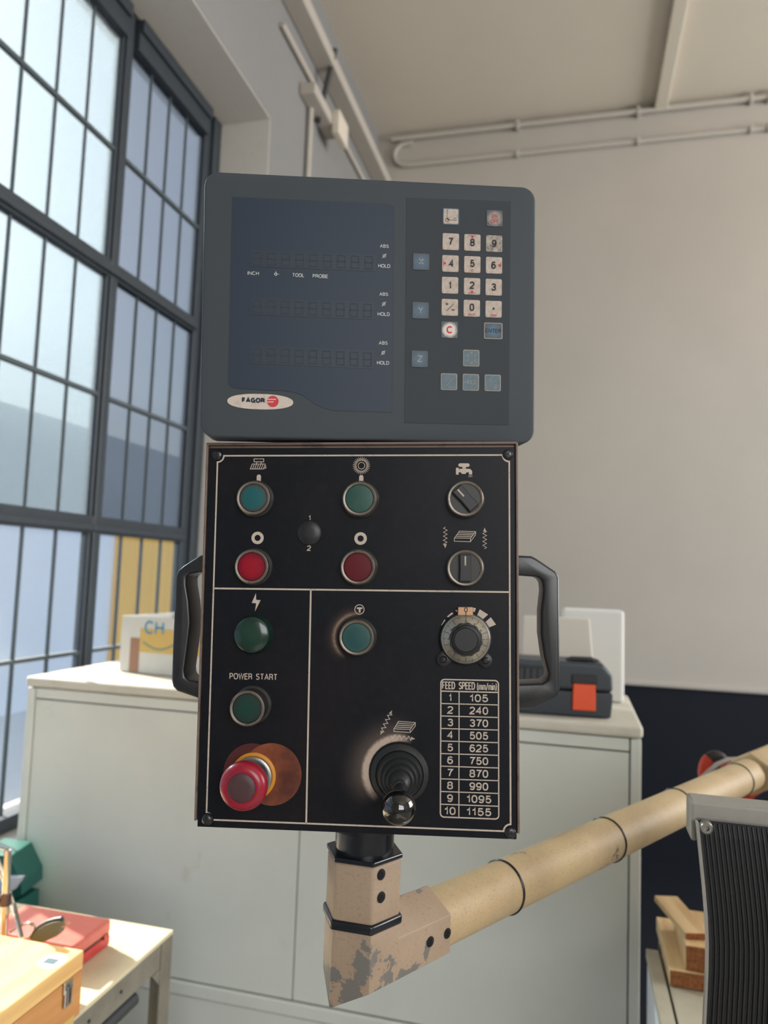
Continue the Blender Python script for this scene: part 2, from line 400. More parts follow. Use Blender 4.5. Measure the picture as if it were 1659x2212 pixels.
def add_text(mb, s, cu, cw, wd, ht, y, bold=0.0, rot=0.0, M=None):
    """lettering fitted into wd x ht centred on (cu, cw); bold>0 gives heavier strokes"""
    th = ht*(.115+bold*2.4); H = ht-th
    x = 0; items = []; gap = .20+bold*1.6
    for ch in s:
        if ch == ' ': x += .28; continue
        w_, pl = G[ch]; items.append((x, pl)); x += w_+gap
    tot = x-gap
    sx = H if wd is None else (wd-th)/max(tot, .02)
    if tot < .02: sx = H
    sy = H; cs, sn = math.cos(rot), math.sin(rot); t2 = MB()
    for ox, pl in items:
        for P in pl:
            t2.stroke([((ox+p[0]-tot/2)*sx, (p[1]-.5)*sy) for p in P], th, 0, ends=False)
    mb.add([(cu+p[0]*cs-p[2]*sn, y+p[1], cw+p[0]*sn+p[2]*cs) for p in t2.v], t2.f, M)

# ---------------------------------------------------------------- frames of the two front panels
def eul(a, b, c):
    return Matrix.Rotation(a, 4, 'Z') @ Matrix.Rotation(b, 4, 'X') @ Matrix.Rotation(c, 4, 'Y')
PM = Matrix.Translation((-.1707, .5960, CZ-.0526)) @ eul(.1649, -.0037, -.0256)
DM = Matrix.Translation((-.1697, .5932, CZ+.2248)) @ eul(.3287, .0486, -.0287)
PMI = np.array(PM.inverted()); DMI = np.array(DM.inverted())
def _loc(I, px, py, off):
    d = I[:3, :3] @ ray(px, py); c = I[:3, :3] @ np.array([0, 0, CZ]) + I[:3, 3]
    t = (-off - c[1])/d[1]; p = c + d*t
    return float(p[0]), float(p[2])
def pu(px, py, off=0.0): return _loc(PMI, px, py, off)
def du(px, py, off=0.0): return _loc(DMI, px, py, off)
K = .000395        # metres per pixel on the front plate
KD = .000400

# materials
m_wall_l = mat('shade_grey_wall', (132, 133, 134), rough=.9, noise=(1.6, .35, (120, 121, 123), (.35, .7)), bump=(120, .15))  # darker than the other plaster: the window wall's shade is in this grey
m_wall = mat('painted_plaster', (178, 173, 166), rough=.9, noise=(1.6, .35, (160, 156, 150), (.35, .7)), bump=(120, .15))
m_ceil = mat('ceiling_plaster', (206, 199, 186), rough=.9, noise=(1.2, .3, (190, 184, 174)))
m_reveal = mat('window_reveal_plaster', (196, 194, 190), rough=.85, noise=(25, .25, (160, 158, 155), (.55, .8)))
m_dado = mat('dark_dado_paint', (22, 27, 36), rough=.7, spec=.2, noise=(3, .4, (20, 24, 32)))
m_floor = mat('grey_concrete_floor', (150, 146, 138), rough=.8, noise=(4, .5, (96, 94, 90)))
m_steelframe = mat('window_frame_paint', (52, 60, 68), rough=.5, noise=(20, .3, (38, 44, 52)))
m_putty = mat('thin_glazing_bar', (74, 84, 90), rough=.6)
m_gl_a = glass_mat('patterned_glass', True, (157, 166, 172), scat=(166, 178, 186))
m_gl_b = glass_mat('reeded_glass', False, (144, 150, 157), scat=(124, 134, 146))
m_gl_c = glass_mat('clear_grimy_glass', False, (238, 240, 241), .975)
m_facade = mat('pale_facade', (240, 241, 244), rough=.9, noise=(.5, .5, (222, 225, 232)))
m_yellow = mat('yellow_sheet', (255, 184, 36), rough=.6, noise=(2, .3, (250, 172, 34)))
m_bldg = mat('far_building', (206, 211, 216), rough=.9, noise=(.5, .4, (186, 193, 202)))
m_yard = mat('yard_concrete', (212, 208, 200), rough=.95, noise=(2, .4, (196, 192, 184)))
m_cab = mat('cabinet_enamel', (220, 223, 214), rough=.55, noise=[(3, .5, (200, 204, 196), (.35, .7)), (5, .6, (176, 160, 122), (.62, .78))])
m_cabgap = mat('cabinet_gap', (88, 90, 88), rough=.8)
m_cabtop = mat('cabinet_top_enamel', (206, 202, 188), rough=.5, noise=(12, .4, (168, 160, 142), (.5, .75)))
m_dirtsteel = mat('grubby_machine_paint', (122, 117, 103), rough=.6, noise=[(16, .6, (92, 86, 76), (.4, .7)), (90, .4, (70, 60, 50), (.6, .75))], bump=(300, .2))
m_tabletop = mat('worn_tabletop', (208, 196, 164), rough=.5, noise=[(10, .5, (178, 168, 142), (.4, .7)), (120, .3, (120, 110, 92), (.6, .75))])
m_darksteel = mat('dark_steel', (62, 64, 66), rough=.5, metal=.3)
m_chrome = mat('polished_rod', (205, 196, 184), rough=.18, metal=1.0)
m_burnt = mat('burnished_clamp', (92, 78, 76), rough=.35, metal=.8)
m_screw = mat('black_screw', (22, 24, 28), rough=.28, spec=.7)
m_zinc = mat('zinc_fastener', (150, 148, 144), rough=.35, metal=.9)
m_redcase = mat('red_plastic_case', (176, 44, 48), rough=.38, noise=(30, .5, (196, 82, 74), (.45, .75)))
m_redcaselid = mat('faded_red_lid', (202, 108, 96), rough=.4, noise=(20, .5, (184, 84, 78), (.4, .7)))
m_ply = wood_mat('birch_plywood', (236, 196, 128), (212, 160, 96), (25, 4, 60))
m_plyside = wood_mat('plywood_edge', (204, 148, 88), (188, 128, 74), (60, 4, 60))
m_pine = wood_mat('sawn_pine', (226, 196, 148), (206, 168, 118), (60, 5, 60))
m_pineend = wood_mat('end_grain', (176, 112, 62), (134, 78, 42), (150, 60, 150))
m_card = mat('white_carton', (206, 206, 202), rough=.85, noise=(14, .4, (186, 184, 180)))
m_cardin = mat('brown_carton', (112, 74, 48), rough=.9)
m_tape = mat('brown_tape', (152, 114, 94), rough=.5)
m_kraft = mat('kraft_tape', (204, 172, 100), rough=.55, noise=(60, .3, (186, 156, 92)))
m_blue = mat('blue_print', (42, 138, 178), rough=.7)
m_faintblue = mat('faded_blue_print', (126, 144, 120), rough=.7)
m_toolbox = mat('tool_case_plastic', (50, 57, 64), rough=.42, bump=(200, .1))
m_orange = mat('orange_latch', (226, 82, 42), rough=.45)
m_foam = mat('white_foam', (214, 214, 210), rough=.9, bump=(150, .5))
m_foam2 = mat('cream_board', (206, 198, 186), rough=.8)
m_olive = mat('olive_rubber', (104, 104, 80), rough=.5)
m_green = mat('green_machine_paint', (24, 96, 86), rough=.4)
m_white = mat('white_vise_paint', (222, 226, 234), rough=.5)
m_slab = mat('greasy_machine_table', (178, 170, 150), rough=.45, noise=[(12, .5, (140, 132, 116), (.4, .7))])
m_slot = mat('slot_shadow_grey', (96, 96, 92), rough=.7)
m_bracket = mat('grey_cast_bracket', (150, 146, 138), rough=.5, noise=(60, .35, (120, 116, 108), (.5, .75)), bump=(500, .2))
m_rubber = mat('ribbed_black_rubber', (24, 25, 28), rough=.5, noise=(500, .2, (60, 56, 50), (.66, .8)))
m_hose = mat('orange_hose', (204, 62, 36), rough=.5)
m_hoseblk = mat('black_hose', (42, 38, 40), rough=.5)
m_cable = mat('grey_cable', (140, 132, 128), rough=.5)
# panel materials
m_labelblk = mat('label_black', (17, 20, 27), rough=.4, spec=.2)
m_house = mat('beige_housing_enamel', (116, 98, 88), rough=.5, noise=[(60, .6, (66, 54, 50), (.5, .66))])
m_plate = plate_mat()
m_print = mat('cream_print', (196, 182, 168), rough=.6, noise=(220, .45, (120, 104, 92), (.55, .7)))
m_handle = mat('black_handle_plastic', (26, 28, 32), rough=.34, spec=.65, bump=(700, .25), noise=(40, .3, (52, 52, 54), (.5, .75)))
m_collar = mat('button_collar', (44, 44, 44), rough=.4)
m_ring = mat('worn_chrome_ring', (128, 119, 110), rough=.4, metal=.75, noise=(220, .6, (70, 58, 50), (.55, .7)))
m_tealgrn = mat('teal_lens', (18, 88, 92), rough=.35, radial=(.0082, .0105, (58, 66, 64)))
m_green1 = mat('green_lens', (34, 76, 68), rough=.35, noise=(120, .5, (70, 84, 76), (.5, .75)))
m_green2 = mat('teal_green_lens', (26, 74, 74), rough=.35, radial=(.007, .013, (52, 82, 78)))
m_green3 = mat('dark_green_lens', (18, 60, 50), rough=.3, radial=(.005, .012, (36, 46, 44)))
m_greenlamp = mat('dark_green_dome', (26, 64, 50), rough=.22, radial=(.009, .016, (20, 48, 40)), coat=.3)
m_red1 = mat('red_lens', (150, 22, 42), rough=.4, spec=.2, radial=(.006, .0125, (100, 18, 34)))
m_red2 = mat('dull_red_lens', (94, 30, 37), rough=.4, spec=.2, radial=(.009, .013, (78, 26, 31)))
m_knob = mat('knob_black', (30, 31, 34), rough=.4, noise=(160, .2, (56, 50, 46), (.55, .8)))
m_dial = mat('satin_dial', (166, 160, 148), rough=.3, metal=.7)
m_brass = mat('tarnished_tab', (190, 150, 118), rough=.4, metal=.4, noise=(150, .4, (140, 92, 68), (.55, .75)))
m_ink = mat('black_ink', (34, 30, 30), rough=.6)
m_estop = mat('estop_red', (150, 22, 46), rough=.32, noise=(70, .5, (90, 40, 44), (.5, .75)), coat=.2)
m_estopcap = mat('estop_worn_cap', (70, 44, 48), rough=.5, noise=(120, .4, (92, 60, 60)))
m_amber = mat('amber_ring', (206, 136, 30), rough=.4)
m_orangedisc = mat('grimy_orange_disc', (138, 72, 40), rough=.5, noise=[(28, .9, (70, 26, 20), (.4, .65)), (600, .5, (84, 40, 24), (.6, .7))])
m_maroon = mat('maroon_disc', (78, 26, 24), rough=.5)
m_rubberboot = mat('black_rubber_boot', (34, 36, 38), rough=.5, noise=(90, .3, (58, 52, 48), (.5, .75)))
m_ball = mat('polished_black_ball', (8, 9, 11), rough=.06, spec=.8, coat=.6)
m_disp = mat('hazed_anthracite_plastic', (64, 71, 77), spec=.3, rough=.6, bump=(1500, .12), noise=(900, .3, (80, 84, 86), (.6, .75)))  # plastic grey lightened so the colour carries the lens haze
m_screen = mat('hazed_smoked_window', (46, 56, 70), rough=.35, spec=.15)  # smoked window, lifted and blued to hold the same lens haze
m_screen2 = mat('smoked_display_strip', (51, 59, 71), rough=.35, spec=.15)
m_seg = mat('unlit_segments', (54, 62, 73), rough=.5, spec=.15)
m_pad = mat('keypad_foil', (59, 64, 69), rough=.6, spec=.2)
m_groove = mat('groove_dark', (34, 37, 41), rough=.6)
m_prt = mat('pale_grey_print', (206, 208, 208), rough=.6)
m_key = mat('worn_white_key', (190, 176, 164), rough=.55, noise=[(260, .55, (150, 134, 118), (.4, .65))])
m_keyc = mat('worn_pale_key', (214, 204, 194), rough=.5, radial=(.0045, .0072, (74, 80, 84)))  # key worn pale at the centre, grey towards its edge
m_keyon = mat('faded_grey_key', (150, 138, 130), rough=.5, radial=(.004, .0075, (66, 70, 73)))
m_key9 = mat('smudged_white_key', (176, 164, 150), rough=.55, noise=(160, .9, (96, 94, 88), (.42, .62)))
m_bkey = mat('blue_grey_key', (82, 106, 118), rough=.5, noise=(260, .5, (66, 84, 95), (.4, .65)))
m_bkeyr = mat('worn_blue_key', (62, 98, 124), rough=.5, radial=(.002, .0075, (58, 70, 79)))
m_frame_key = mat('key_border', (150, 142, 132), rough=.5, noise=(300, .4, (104, 100, 96)))
m_navy = mat('navy_print', (22, 36, 56), rough=.6)
m_redp = mat('red_print', (196, 44, 60), rough=.6)
m_badge = mat('cream_badge', (200, 186, 174), rough=.5, noise=(160, .4, (150, 132, 116), (.5, .7)))
m_elbow = paint_mat('cream_paint_chipped', (164, 142, 120), (112, 108, 102), zlo=(-.036, .012), amt=(.545, .555))
m_tube = paint_mat('cream_paint_tube', (184, 160, 122), (104, 92, 84), amt=(.635, .645), scale=14)
m_blk = mat('black_swivel', (22, 25, 32), rough=.25, spec=.6)

# ================================================================ STRUCTURE
def struct(name, mb, m, **k):
    o = mb.build(name, m, **k); o['kind'] = 'structure'; return o
XG = -1.60; XW = -1.336; YB = 4.70; ZC = CZ+3.0
def bx(a, b): return MB().box(a, b)
struct('floor', bx((-1.75, -3.5, -.1), (5.2, YB+.15, 0)), m_floor)
struct('ceiling', bx((-1.75, -3.5, ZC), (5.2, YB+.15, ZC+.12)), m_ceil)
wb = struct('wall_back', bx((-1.75, YB, CZ-.592), (5.2, YB+.15, ZC)), m_wall)
struct('trim_1', bx((-1.33, YB-.004, 0), (5.05, YB+.15, CZ-.592)), m_dado)
struct('trim_2', bx((XW+.002, YB-.022, CZ-.605), (5.05, YB-.0005, CZ-.575)), m_wall, bevel=.006)
def holed(axis, c0, c1, a0, a1, ha, hb, za, zb, bars, idx):
    w_ = MB(); g = MB()
    def B(mb, p, q, z0, z1, d0=c0, d1=c1):
        mb.box((d0, p, z0), (d1, q, z1)) if axis == 'x' else mb.box((p, d0, z0), (q, d1, z1))
    B(w_, a0, ha, 0, ZC); B(w_, hb, a1, 0, ZC); B(w_, ha, hb, 0, za); B(w_, ha, hb, zb, ZC)
    r = root('window_%d' % idx, None, None, loc=((c0, ha, za) if axis == 'x' else (ha, c0, za))); r['kind'] = 'structure'  # made-up window, opened only to admit a fill light
    m0 = c0+(c1-c0)*.2; m1 = c0+(c1-c0)*.4
    for i in range(bars+1):
        p = ha+(hb-ha-.05)*i/bars; q = MB(); B(q, p, p+.05, za, zb, m0, m1); q.build('mullion', m_steelframe, r)
    for z in (za, (za+zb)/2, zb-.05): q = MB(); B(q, ha, hb, z, z+.05, m0, m1); q.build('transom', m_steelframe, r)
    return w_
struct('wall_right', holed('x', 5.05, 5.2, -3.5, YB+.15, 1.0, 4.4, 1.65, 4.25, 4, 8), m_wall)  # unseen wall; its opening is added for the right fill light
struct('wall_rear', holed('y', -3.5, -3.65, -1.75, 5.2, .9, 4.5, 1.5, 4.1, 4, 9), m_wall)  # unseen wall with an invented opening for the rear fill light
Y0, Y1, ZS, ZH = -1.62, 2.905, CZ-.78, CZ+2.0
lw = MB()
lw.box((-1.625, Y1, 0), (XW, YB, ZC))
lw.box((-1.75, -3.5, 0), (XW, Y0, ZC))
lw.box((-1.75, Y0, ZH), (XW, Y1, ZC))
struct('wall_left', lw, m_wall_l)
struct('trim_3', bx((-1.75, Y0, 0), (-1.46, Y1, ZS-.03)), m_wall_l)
sl = MB(); sl.hexa([(-1.75, Y0, ZS-.03), (-1.46, Y0, ZS-.03), (-1.46, Y1, ZS-.03), (-1.75, Y1, ZS-.03), (-1.75, Y0, ZS), (-1.46, Y0, ZS-.01), (-1.46, Y1, ZS-.01), (-1.75, Y1, ZS)])
struct('trim_4', sl, m_reveal)
rv = MB(); rv.box((XG+.034, Y1-.004, ZS), (XW+.004, Y1, ZH)); rv.box((XG+.03, Y0, ZH-.004), (XW+.004, Y1, ZH))
struct('trim_5', rv, m_reveal)

tag(bx((-.6, 2.5, .0005), (3.2, YB-.01, .012)).build('added_dark_mat', m_dado), 'dark mat added to blacken the floor in front of the back wall', 'mat')  # made-up sheet that keeps this stretch of floor dark

# windows, one per bay of the long steel-framed glazing
rows = [(-.74, -.303, 0), (-.297, .10, 0), (.16, .575, 1), (.585, 1.0, 1), (1.06, 1.457, 1), (1.467, 1.88, 1)]
def window(idx, ya, yb, ncol, right_edge):
    r = root('window_%d' % idx, None, None, loc=(XG, ya, ZS)); r['kind'] = 'structure'
    r['label'] = 'steel framed window bay with narrow patterned panes, bay %s' % ('next to the back corner' if idx == 1 else 'left of the post' if idx == 2 else 'further along the wall')
    z0, z1 = CZ-.80, CZ+2.0
    f = MB(); f.box((XG-.02, ya-.068, z0), (XG+.012, ya-.002, z1)); f.box((XG+.012, ya-.055, z0), (XG+.022, ya-.015, z1))
    f.build('mullion', m_steelframe, r, bevel=.004)
    if right_edge:
        f = MB(); f.box((XG-.02, yb, z0), (XG+.016, yb+.05, z1)); f.box((XG-.02, yb+.05, z0), (XG+.034, Y1-.004, z1)); f.build('jamb', m_steelframe, r, bevel=.004)
    for za, zb in ((.10, .16), (1.0, 1.06)):
        f = MB(); f.box((XG-.02, ya-.068, CZ+za), (XG+.02, yb, CZ+zb)); f.box((XG+.02, ya-.068, CZ+za+.008), (XG+.036, yb, CZ+za+.03)); f.build('transom', m_steelframe, r, bevel=.003)
    f = MB(); f.box((XG-.035, ya, CZ+1.88), (XG+.035, yb, CZ+1.95)); f.box((XG-.03, ya, CZ+1.95), (XG+.05, yb, ZH-.004)); f.build('head_rail', m_steelframe, r, bevel=.003)
    f = MB(); f.box((XG-.035, ya, ZS), (XG+.035, yb, CZ-.74)); f.build('bottom_rail', m_steelframe, r, bevel=.003)
    p = (yb-ya)/ncol
    for i in range(1, ncol):
        y = ya+p*i
        for za, zb in ((-.74, .10), (.16, 1.0), (1.06, 1.88)):
            bx((XG-.005, y-.0032, CZ+za), (XG+.006, y+.0032, CZ+zb)).build('glazing_bar', m_putty, r)
    for zz, h in ((-.30, .006), (.58, .007), (1.462, .007)):
        bx((XG-.008, ya, CZ+zz-h), (XG+.010, yb, CZ+zz+h)).build('glazing_bar', m_putty, r)
    for za, zb, pat in rows:
        for i in range(ncol):
            q = bx((XG-.002, ya+p*i+.0005, CZ+za-.002), (XG+.002, ya+p*(i+1)-.0005, CZ+zb+.002)).build('pane', m_gl_c if not pat else m_gl_a if idx != 1 else m_gl_b, r, origin=None)
    return r
window(1, 2.25, 2.79, 4, True)
window(2, 1.585, 2.18, 4, False)
y = 1.585
for k in range(5):
    window(3+k, y-.07-.56, y-.07, 2, False); y -= .63

# outside: neighbour wall, yellow door, taller building, yard
struct('ground', bx((-30, -12, -.25), (-1.76, 20, -.10)), m_yard)
nw = tag(bx((-6.25, -10, -.10), (-6.0, 24, CZ+1.70)).build('boundary_wall', m_facade), 'pale grey boundary wall seen outside through the panes', 'wall')
yd = root('sheet_metal_door', 'bright yellow sheet metal gate outside the lower right panes', 'gate', loc=(-5.99, 8.75, -.10))
for k in range(11):
    bx((-5.995, 8.82+.42*k, -.05), (-5.93, 8.82+.42*k+.412, CZ+.42)).build('panel', m_yellow, yd, bevel=.004)
bk = root('factory_building', 'grey-blue factory block across the yard behind the boundary wall', 'building', loc=(-12, 8, -.10))
bx((-14, -4, -.10), (-10, 22, 3.6)).build('wall', m_bldg, bk)
for k in range(8):
    bx((-10.0, -2+3*k, 1.6), (-9.9, 0+3*k, 2.8)).build('window', m_steelframe, bk)

# ceiling beam, ribs, conduits, junction box
tag(bx((XW+.001, -3.4, CZ+2.61), (-1.235, YB-.02, CZ+2.68)).build('ceiling_duct', m_wall, bevel=.006), 'long painted cable trunking high on the wall above the window', 'trunking')
tag(bx((.455, -3.4, ZC-.05), (.53, YB, ZC)).build('ceiling_rib', m_ceil, bevel=.006), 'pale square rib running along the ceiling at the right', 'beam')
cd = root('wall_conduit', 'painted twin conduit looping along the back wall under the ceiling', 'conduit', loc=(-1.2, YB-.03, ZC-.1))
zt, zb2 = CZ+2.955, CZ+2.765
pth = [(5.0, YB-.03, zt), (-1.12, YB-.03, zt)] + [(-1.12-.09*math.sin(a), YB-.03, (zt+zb2)/2+(zt-zb2)/2*math.cos(a)) for a in [math.pi*i/10 for i in range(1, 10)]] + [(-1.12, YB-.03, zb2), (5.0, YB-.03, zb2)]
MB().tube([(5.0, YB-.03, zt), (-1.24, YB-.03, zt)], .017).build('upper_pipe', m_wall, cd, smooth=40)
MB().tube(pth[1:-1][0:0] + [(-1.10, YB-.018, zt-.035)] + [(-1.13-.09*math.sin(a), YB-.018, (zt-.03+zb2)/2+(zt-.03-zb2)/2*math.cos(a)) for a in [math.pi*i/10 for i in range(1, 10)]] + [(-1.10, YB-.018, zb2), (5.0, YB-.018, zb2)], .017).build('lower_pipe', m_wall, cd, smooth=40)
for xx in (-.4, .35, 1.0, 1.1):
    MB().box((xx, YB-.05, zt-.03), (xx+.02, YB, zt+.03)).build('pipe_clip', m_wall, cd, bevel=.003)
    MB().box((xx, YB-.045, zb2-.022), (xx+.02, YB, zb2+.022)).build('pipe_clip', m_wall, cd, bevel=.003)
jb = root('junction_box', 'small grey junction box high on the wall beside the window corner', 'electrical box', loc=onX(669, 245, XW+.02))
a = onX(645, 212, XW); b = onX(700, 285, XW)
MB().box((XW+.001, a[1], b[2]+.02), (XW+.085, a[1]+.40, a[2]+.02)).build('body', m_wall, jb, bevel=.008)
MB().box((XW+.085, a[1]+.26, b[2]+.04), (XW+.125, a[1]+.42, a[2]-.03)).build('cover', m_ceil, jb, bevel=.006)
MB().tube([(XW+.02, a[1]+.12, b[2]+.03), (XW+.02, a[1]+.12, b[2]-.9)], .014).build('conduit', m_wall, jb, smooth=40)
MB().tube([(XW+.03, a[1]+.2, a[2]), (XW+.05, a[1]+.22, a[2]+.16), (XW+.10, a[1]+.22, a[2]+.40)], .014).build('conduit', m_darksteel, jb, smooth=40)
tag(MB().tube([(XW+.016, 2.95, CZ+2.48), (XW+.016, YB-.02, CZ+2.48)], .014).build('wall_pipe', m_wall, smooth=40), 'thin painted pipe running below the trunking to the back corner', 'pipe')

# ================================================================ CABINET
YC = 1.75; CXL, CXR = -1.430, .155; CT = CZ-.312; CBK = 2.20
cab = root('machine_cabinet', 'large pale grey-green enamelled steel cabinet behind the control panel', 'cabinet', loc=((CXL+CXR)/2, YC, 0))
zf = onY(80, 1483, YC)[2]          # under side of the top cap
MB().box((CXL, YC-.012, zf), (CXR, CBK, CT)).build('top_cap', m_cabtop, cab, bevel=.008, seg=3)
MB().box((CXL+.006, YC+.006, .02), (CXR-.006, CBK-.01, zf)).build('carcass', m_cabgap, cab)
xl = onY(79, 1500, YC)[0]; xr = onY(1359, 1640, YC)[0]
zh = onY(82, 1509, YC)[2]; zl = onY(373, 2113, YC)[2]; zl2 = onY(371, 2145, YC)[2]
MB().box((CXL+.003, YC-.004, .02), (xl-.003, YC+.02, zf-.003)).build('corner_post', m_cab, cab, bevel=.002)
MB().box((xr+.003, YC-.004, .02), (CXR-.003, YC+.02, zf-.003)).build('corner_post', m_cab, cab, bevel=.002)
MB().box((xl, YC-.003, zh+.002), (xr, YC+.02, zf-.003)).build('header_panel', m_cab, cab, bevel=.002)
xs = onY(640, 1950, YC)[0]
MB().box((xl, YC, zl+.002), (xs-.0015, YC+.02, zh-.002)).build('front_panel', m_cab, cab, bevel=.0015)
MB().box((xs+.0015, YC, zl+.002), (xr, YC+.02, zh-.002)).build('front_panel', m_cab, cab, bevel=.0015)
MB().box((xl, YC-.006, zl2+.002), (xr, YC+.02, zl-.002)).build('lower_rail', m_cab, cab, bevel=.003)
MB().box((xl, YC, .02), (xr, YC+.02, zl2-.002)).build('plinth_panel', m_cab, cab, bevel=.002)
for s in (CXR-.008,):
    MB().box((s, YC+.03, .02), (s+.006, CBK-.02, zf-.003)).build('side_panel', m_cab, cab, bevel=.002)

# ---- carton on the cabinet
zt_ = CT
c0 = onZ(245, 1452, -.312); bw = .34; bh = onY(256, 1327, c0[1])[2]-CT
tl = onY(256, 1329, c0[1])
cb = root('carton', 'open white cardboard carton with blue print and brown tape on cabinet', 'box', M=T(c0[0]+.17, c0[1], CT) @ Matrix.Rotation(math.radians(-6), 4, 'Z'), local=True)
hx, hy, hh = .165, .24, float(bh)-.004
def ltb(dx0, dx1, z0, z1, y0=-.0005, y1=-.001): return MB().box((dx0, y0, z0), (dx1, y1, z1))
MB().box((-hx, 0, .002), (hx, .004, hh)).build('front_panel', m_card, cb, bevel=.001)
MB().box((-hx, hy, .002), (hx, hy+.004, hh)).build('back_panel', m_card, cb, bevel=.001)
MB().box((-hx, .004, .002), (-hx+.004, hy, hh)).build('side_panel', m_card, cb, bevel=.001)
MB().box((hx-.004, .004, .002), (hx, hy, hh)).build('side_panel', m_card, cb, bevel=.001)
MB().box((-hx+.004, .004, .002), (hx-.004, hy, .006)).build('bottom', m_cardin, cb)
fl = MB(); fl.hexa([(-.10, hy-.002, hh-.002), (hx, hy-.002, hh-.002), (hx, hy+.002, hh-.002), (-.10, hy+.002, hh-.002), (-.10, hy+.02, hh+.002), (hx, hy+.03, hh+.035), (hx, hy+.034, hh+.035), (-.10, hy+.024, hh+.002)])
fl.build('flap', m_cardin, cb)
ltb(-hx+.035, -hx+.068, .004, hh*.62).build('brown_tape', m_tape, cb)
ltb(-hx+.068, hx-.01, hh*.38, hh*.80).build('kraft_tape', m_kraft, cb)
t1 = MB(); add_text(t1, 'CH', -hx+.115, hh*.82, .066, .038, -.0012, bold=.01); t1.build('lettering', m_blue, cb)
t1 = MB(); t1.stroke([(-hx+.08+.012*i, hh*.56-.018*math.sin(math.pi*i/9)) for i in range(10)], .006, -.0012); t1.build('printed_curve', m_faintblue, cb)

# ---- tool case
c1 = onZ(1322, 1555, -.312)
tcM = T(float(c1[0]), float(c1[1]), CT) @ Matrix.Rotation(math.radians(4), 4, 'Z')
tcs = root('tool_case', 'dark grey plastic tool case with orange latch on the cabinet', 'case', M=tcM, local=True)
hc = float(onY(1322, 1432, c1[1])[2]-CT)
prof = [(-.38, .002), (-.002, .002), (.001, hc*.30), (.006, hc*.42), (.001, hc*.5), (-.002, hc*.80), (-.022, hc), (-.38, hc)]
MB().prism([(u, w) for u, w in prof[:3]]+[(.002, hc*.46), (-.38, hc*.46)], 0, .13, None).build('lower_shell', m_toolbox, tcs, bevel=.005, seg=2)
MB().prism([(-.38, hc*.475), (.002, hc*.475), (0, hc*.78), (-.02, hc*.97), (-.38, hc*.97)], 0, .13).build('lid', m_toolbox, tcs, bevel=.008, seg=3)
MB().prism([(-.088, hc*.14), (-.037, hc*.14), (-.038, hc*.60), (-.087, hc*.60)], -.001, -.010).build('latch', m_orange, tcs, bevel=.002)
MB().prism([(-.090, hc*.60), (-.034, hc*.60), (-.034, hc*.76), (-.090, hc*.76)], -.001, -.006).build('latch_recess', m_knob, tcs, bevel=.002)
MB().tube([(-.10, .03, hc*.97), (-.09, .03, hc*1.01), (-.045, .03, hc*1.02), (-.03, .03, hc*.96)], .006).build('carry_handle', m_knob, tcs, smooth=40)
MB().box((-.30, -.006, hc*.50), (-.12, .001, hc*.86)).build('grip', m_knob, tcs, bevel=.003)
for k in range(12): MB().box((-.295+.0145*k, -.009, hc*.53), (-.288+.0145*k, -.006, hc*.83)).build('grip_rib', m_toolbox, tcs)

# ---- foam slab and board behind the case
f0 = onZ(1350, 1498, -.312)
fy = 2.06
q = onY(1349, 1320, fy); q0 = onY(1215, 1318, fy)
fs = MB(); fs.hexa([(q0[0]-.01, fy-.02, CT+.001), (q[0], fy-.02, CT+.001), (q[0], fy+.06, CT+.001), (q0[0]-.01, fy+.06, CT+.001),
                    (q0[0], fy+.0, q[2]), (q[0], fy+.0, q[2]), (q[0], fy+.08, q[2]), (q0[0], fy+.08, q[2])])
tag(fs.build('foam_slab', m_foam, bevel=.008, seg=2), 'tall white foam slab standing behind the dark tool case', 'packaging')
fy2 = 1.965
q = onY(1274, 1338, fy2); q0 = onY(1128, 1342, fy2)
fs = MB(); fs.hexa([(q0[0], fy2-.02, CT+.001), (q[0]+.02, fy2-.02, CT+.001), (q[0]+.02, fy2, CT+.001), (q0[0], fy2, CT+.001),
                    (q0[0]+.002, fy2+.02, q[2]), (q[0], fy2+.02, q[2]), (q[0], fy2+.04, q[2]), (q0[0]+.002, fy2+.04, q[2])])
tag(fs.build('cream_board', m_foam2, bevel=.003), 'cream board leaning on the white foam slab', 'board')

# ================================================================ LEFT TABLE
ZT = CZ-.72; TX, TY = -.757, 1.392
tb = root('work_table', 'grimy cream steel work table in the lower left corner', 'table', loc=(-1.1, 1.0, 0))
MB().box((-1.42, .1, ZT-.008), (TX, TY, ZT)).build('tabletop', m_tabletop, tb, bevel=.0015)
MB().box((TX-.006, .1, ZT-.055), (TX-.002, TY-.004, ZT-.0085)).build('side_apron', m_dirtsteel, tb, bevel=.001)
MB().box((-1.41, TY-.008, ZT-.055), (TX-.006, TY-.004, ZT-.0085)).build('end_apron', m_dirtsteel, tb, bevel=.001)
lg = MB(); lg.box((TX-.004, TY-.042, .0), (TX, TY-.002, ZT-.0085)); lg.box((TX-.042, TY-.006, .0), (TX-.004, TY-.002, ZT-.0085)); lg.build('leg', m_dirtsteel, tb)
for yy in (.11,):
    lg = MB(); lg.box((TX-.004, yy, .0), (TX, yy+.04, ZT-.0085)); lg.box((TX-.042, yy, .0), (TX-.004, yy+.004, ZT-.0085)); lg.build('leg', m_dirtsteel, tb)
for yy in (.11, TY-.046):
    lg = MB(); lg.box((-1.41, yy, 0), (-1.37, yy+.004, ZT-.0085)); lg.box((-1.41, yy, 0), (-1.406, yy+.04, ZT-.0085)); lg.build('leg', m_dirtsteel, tb)
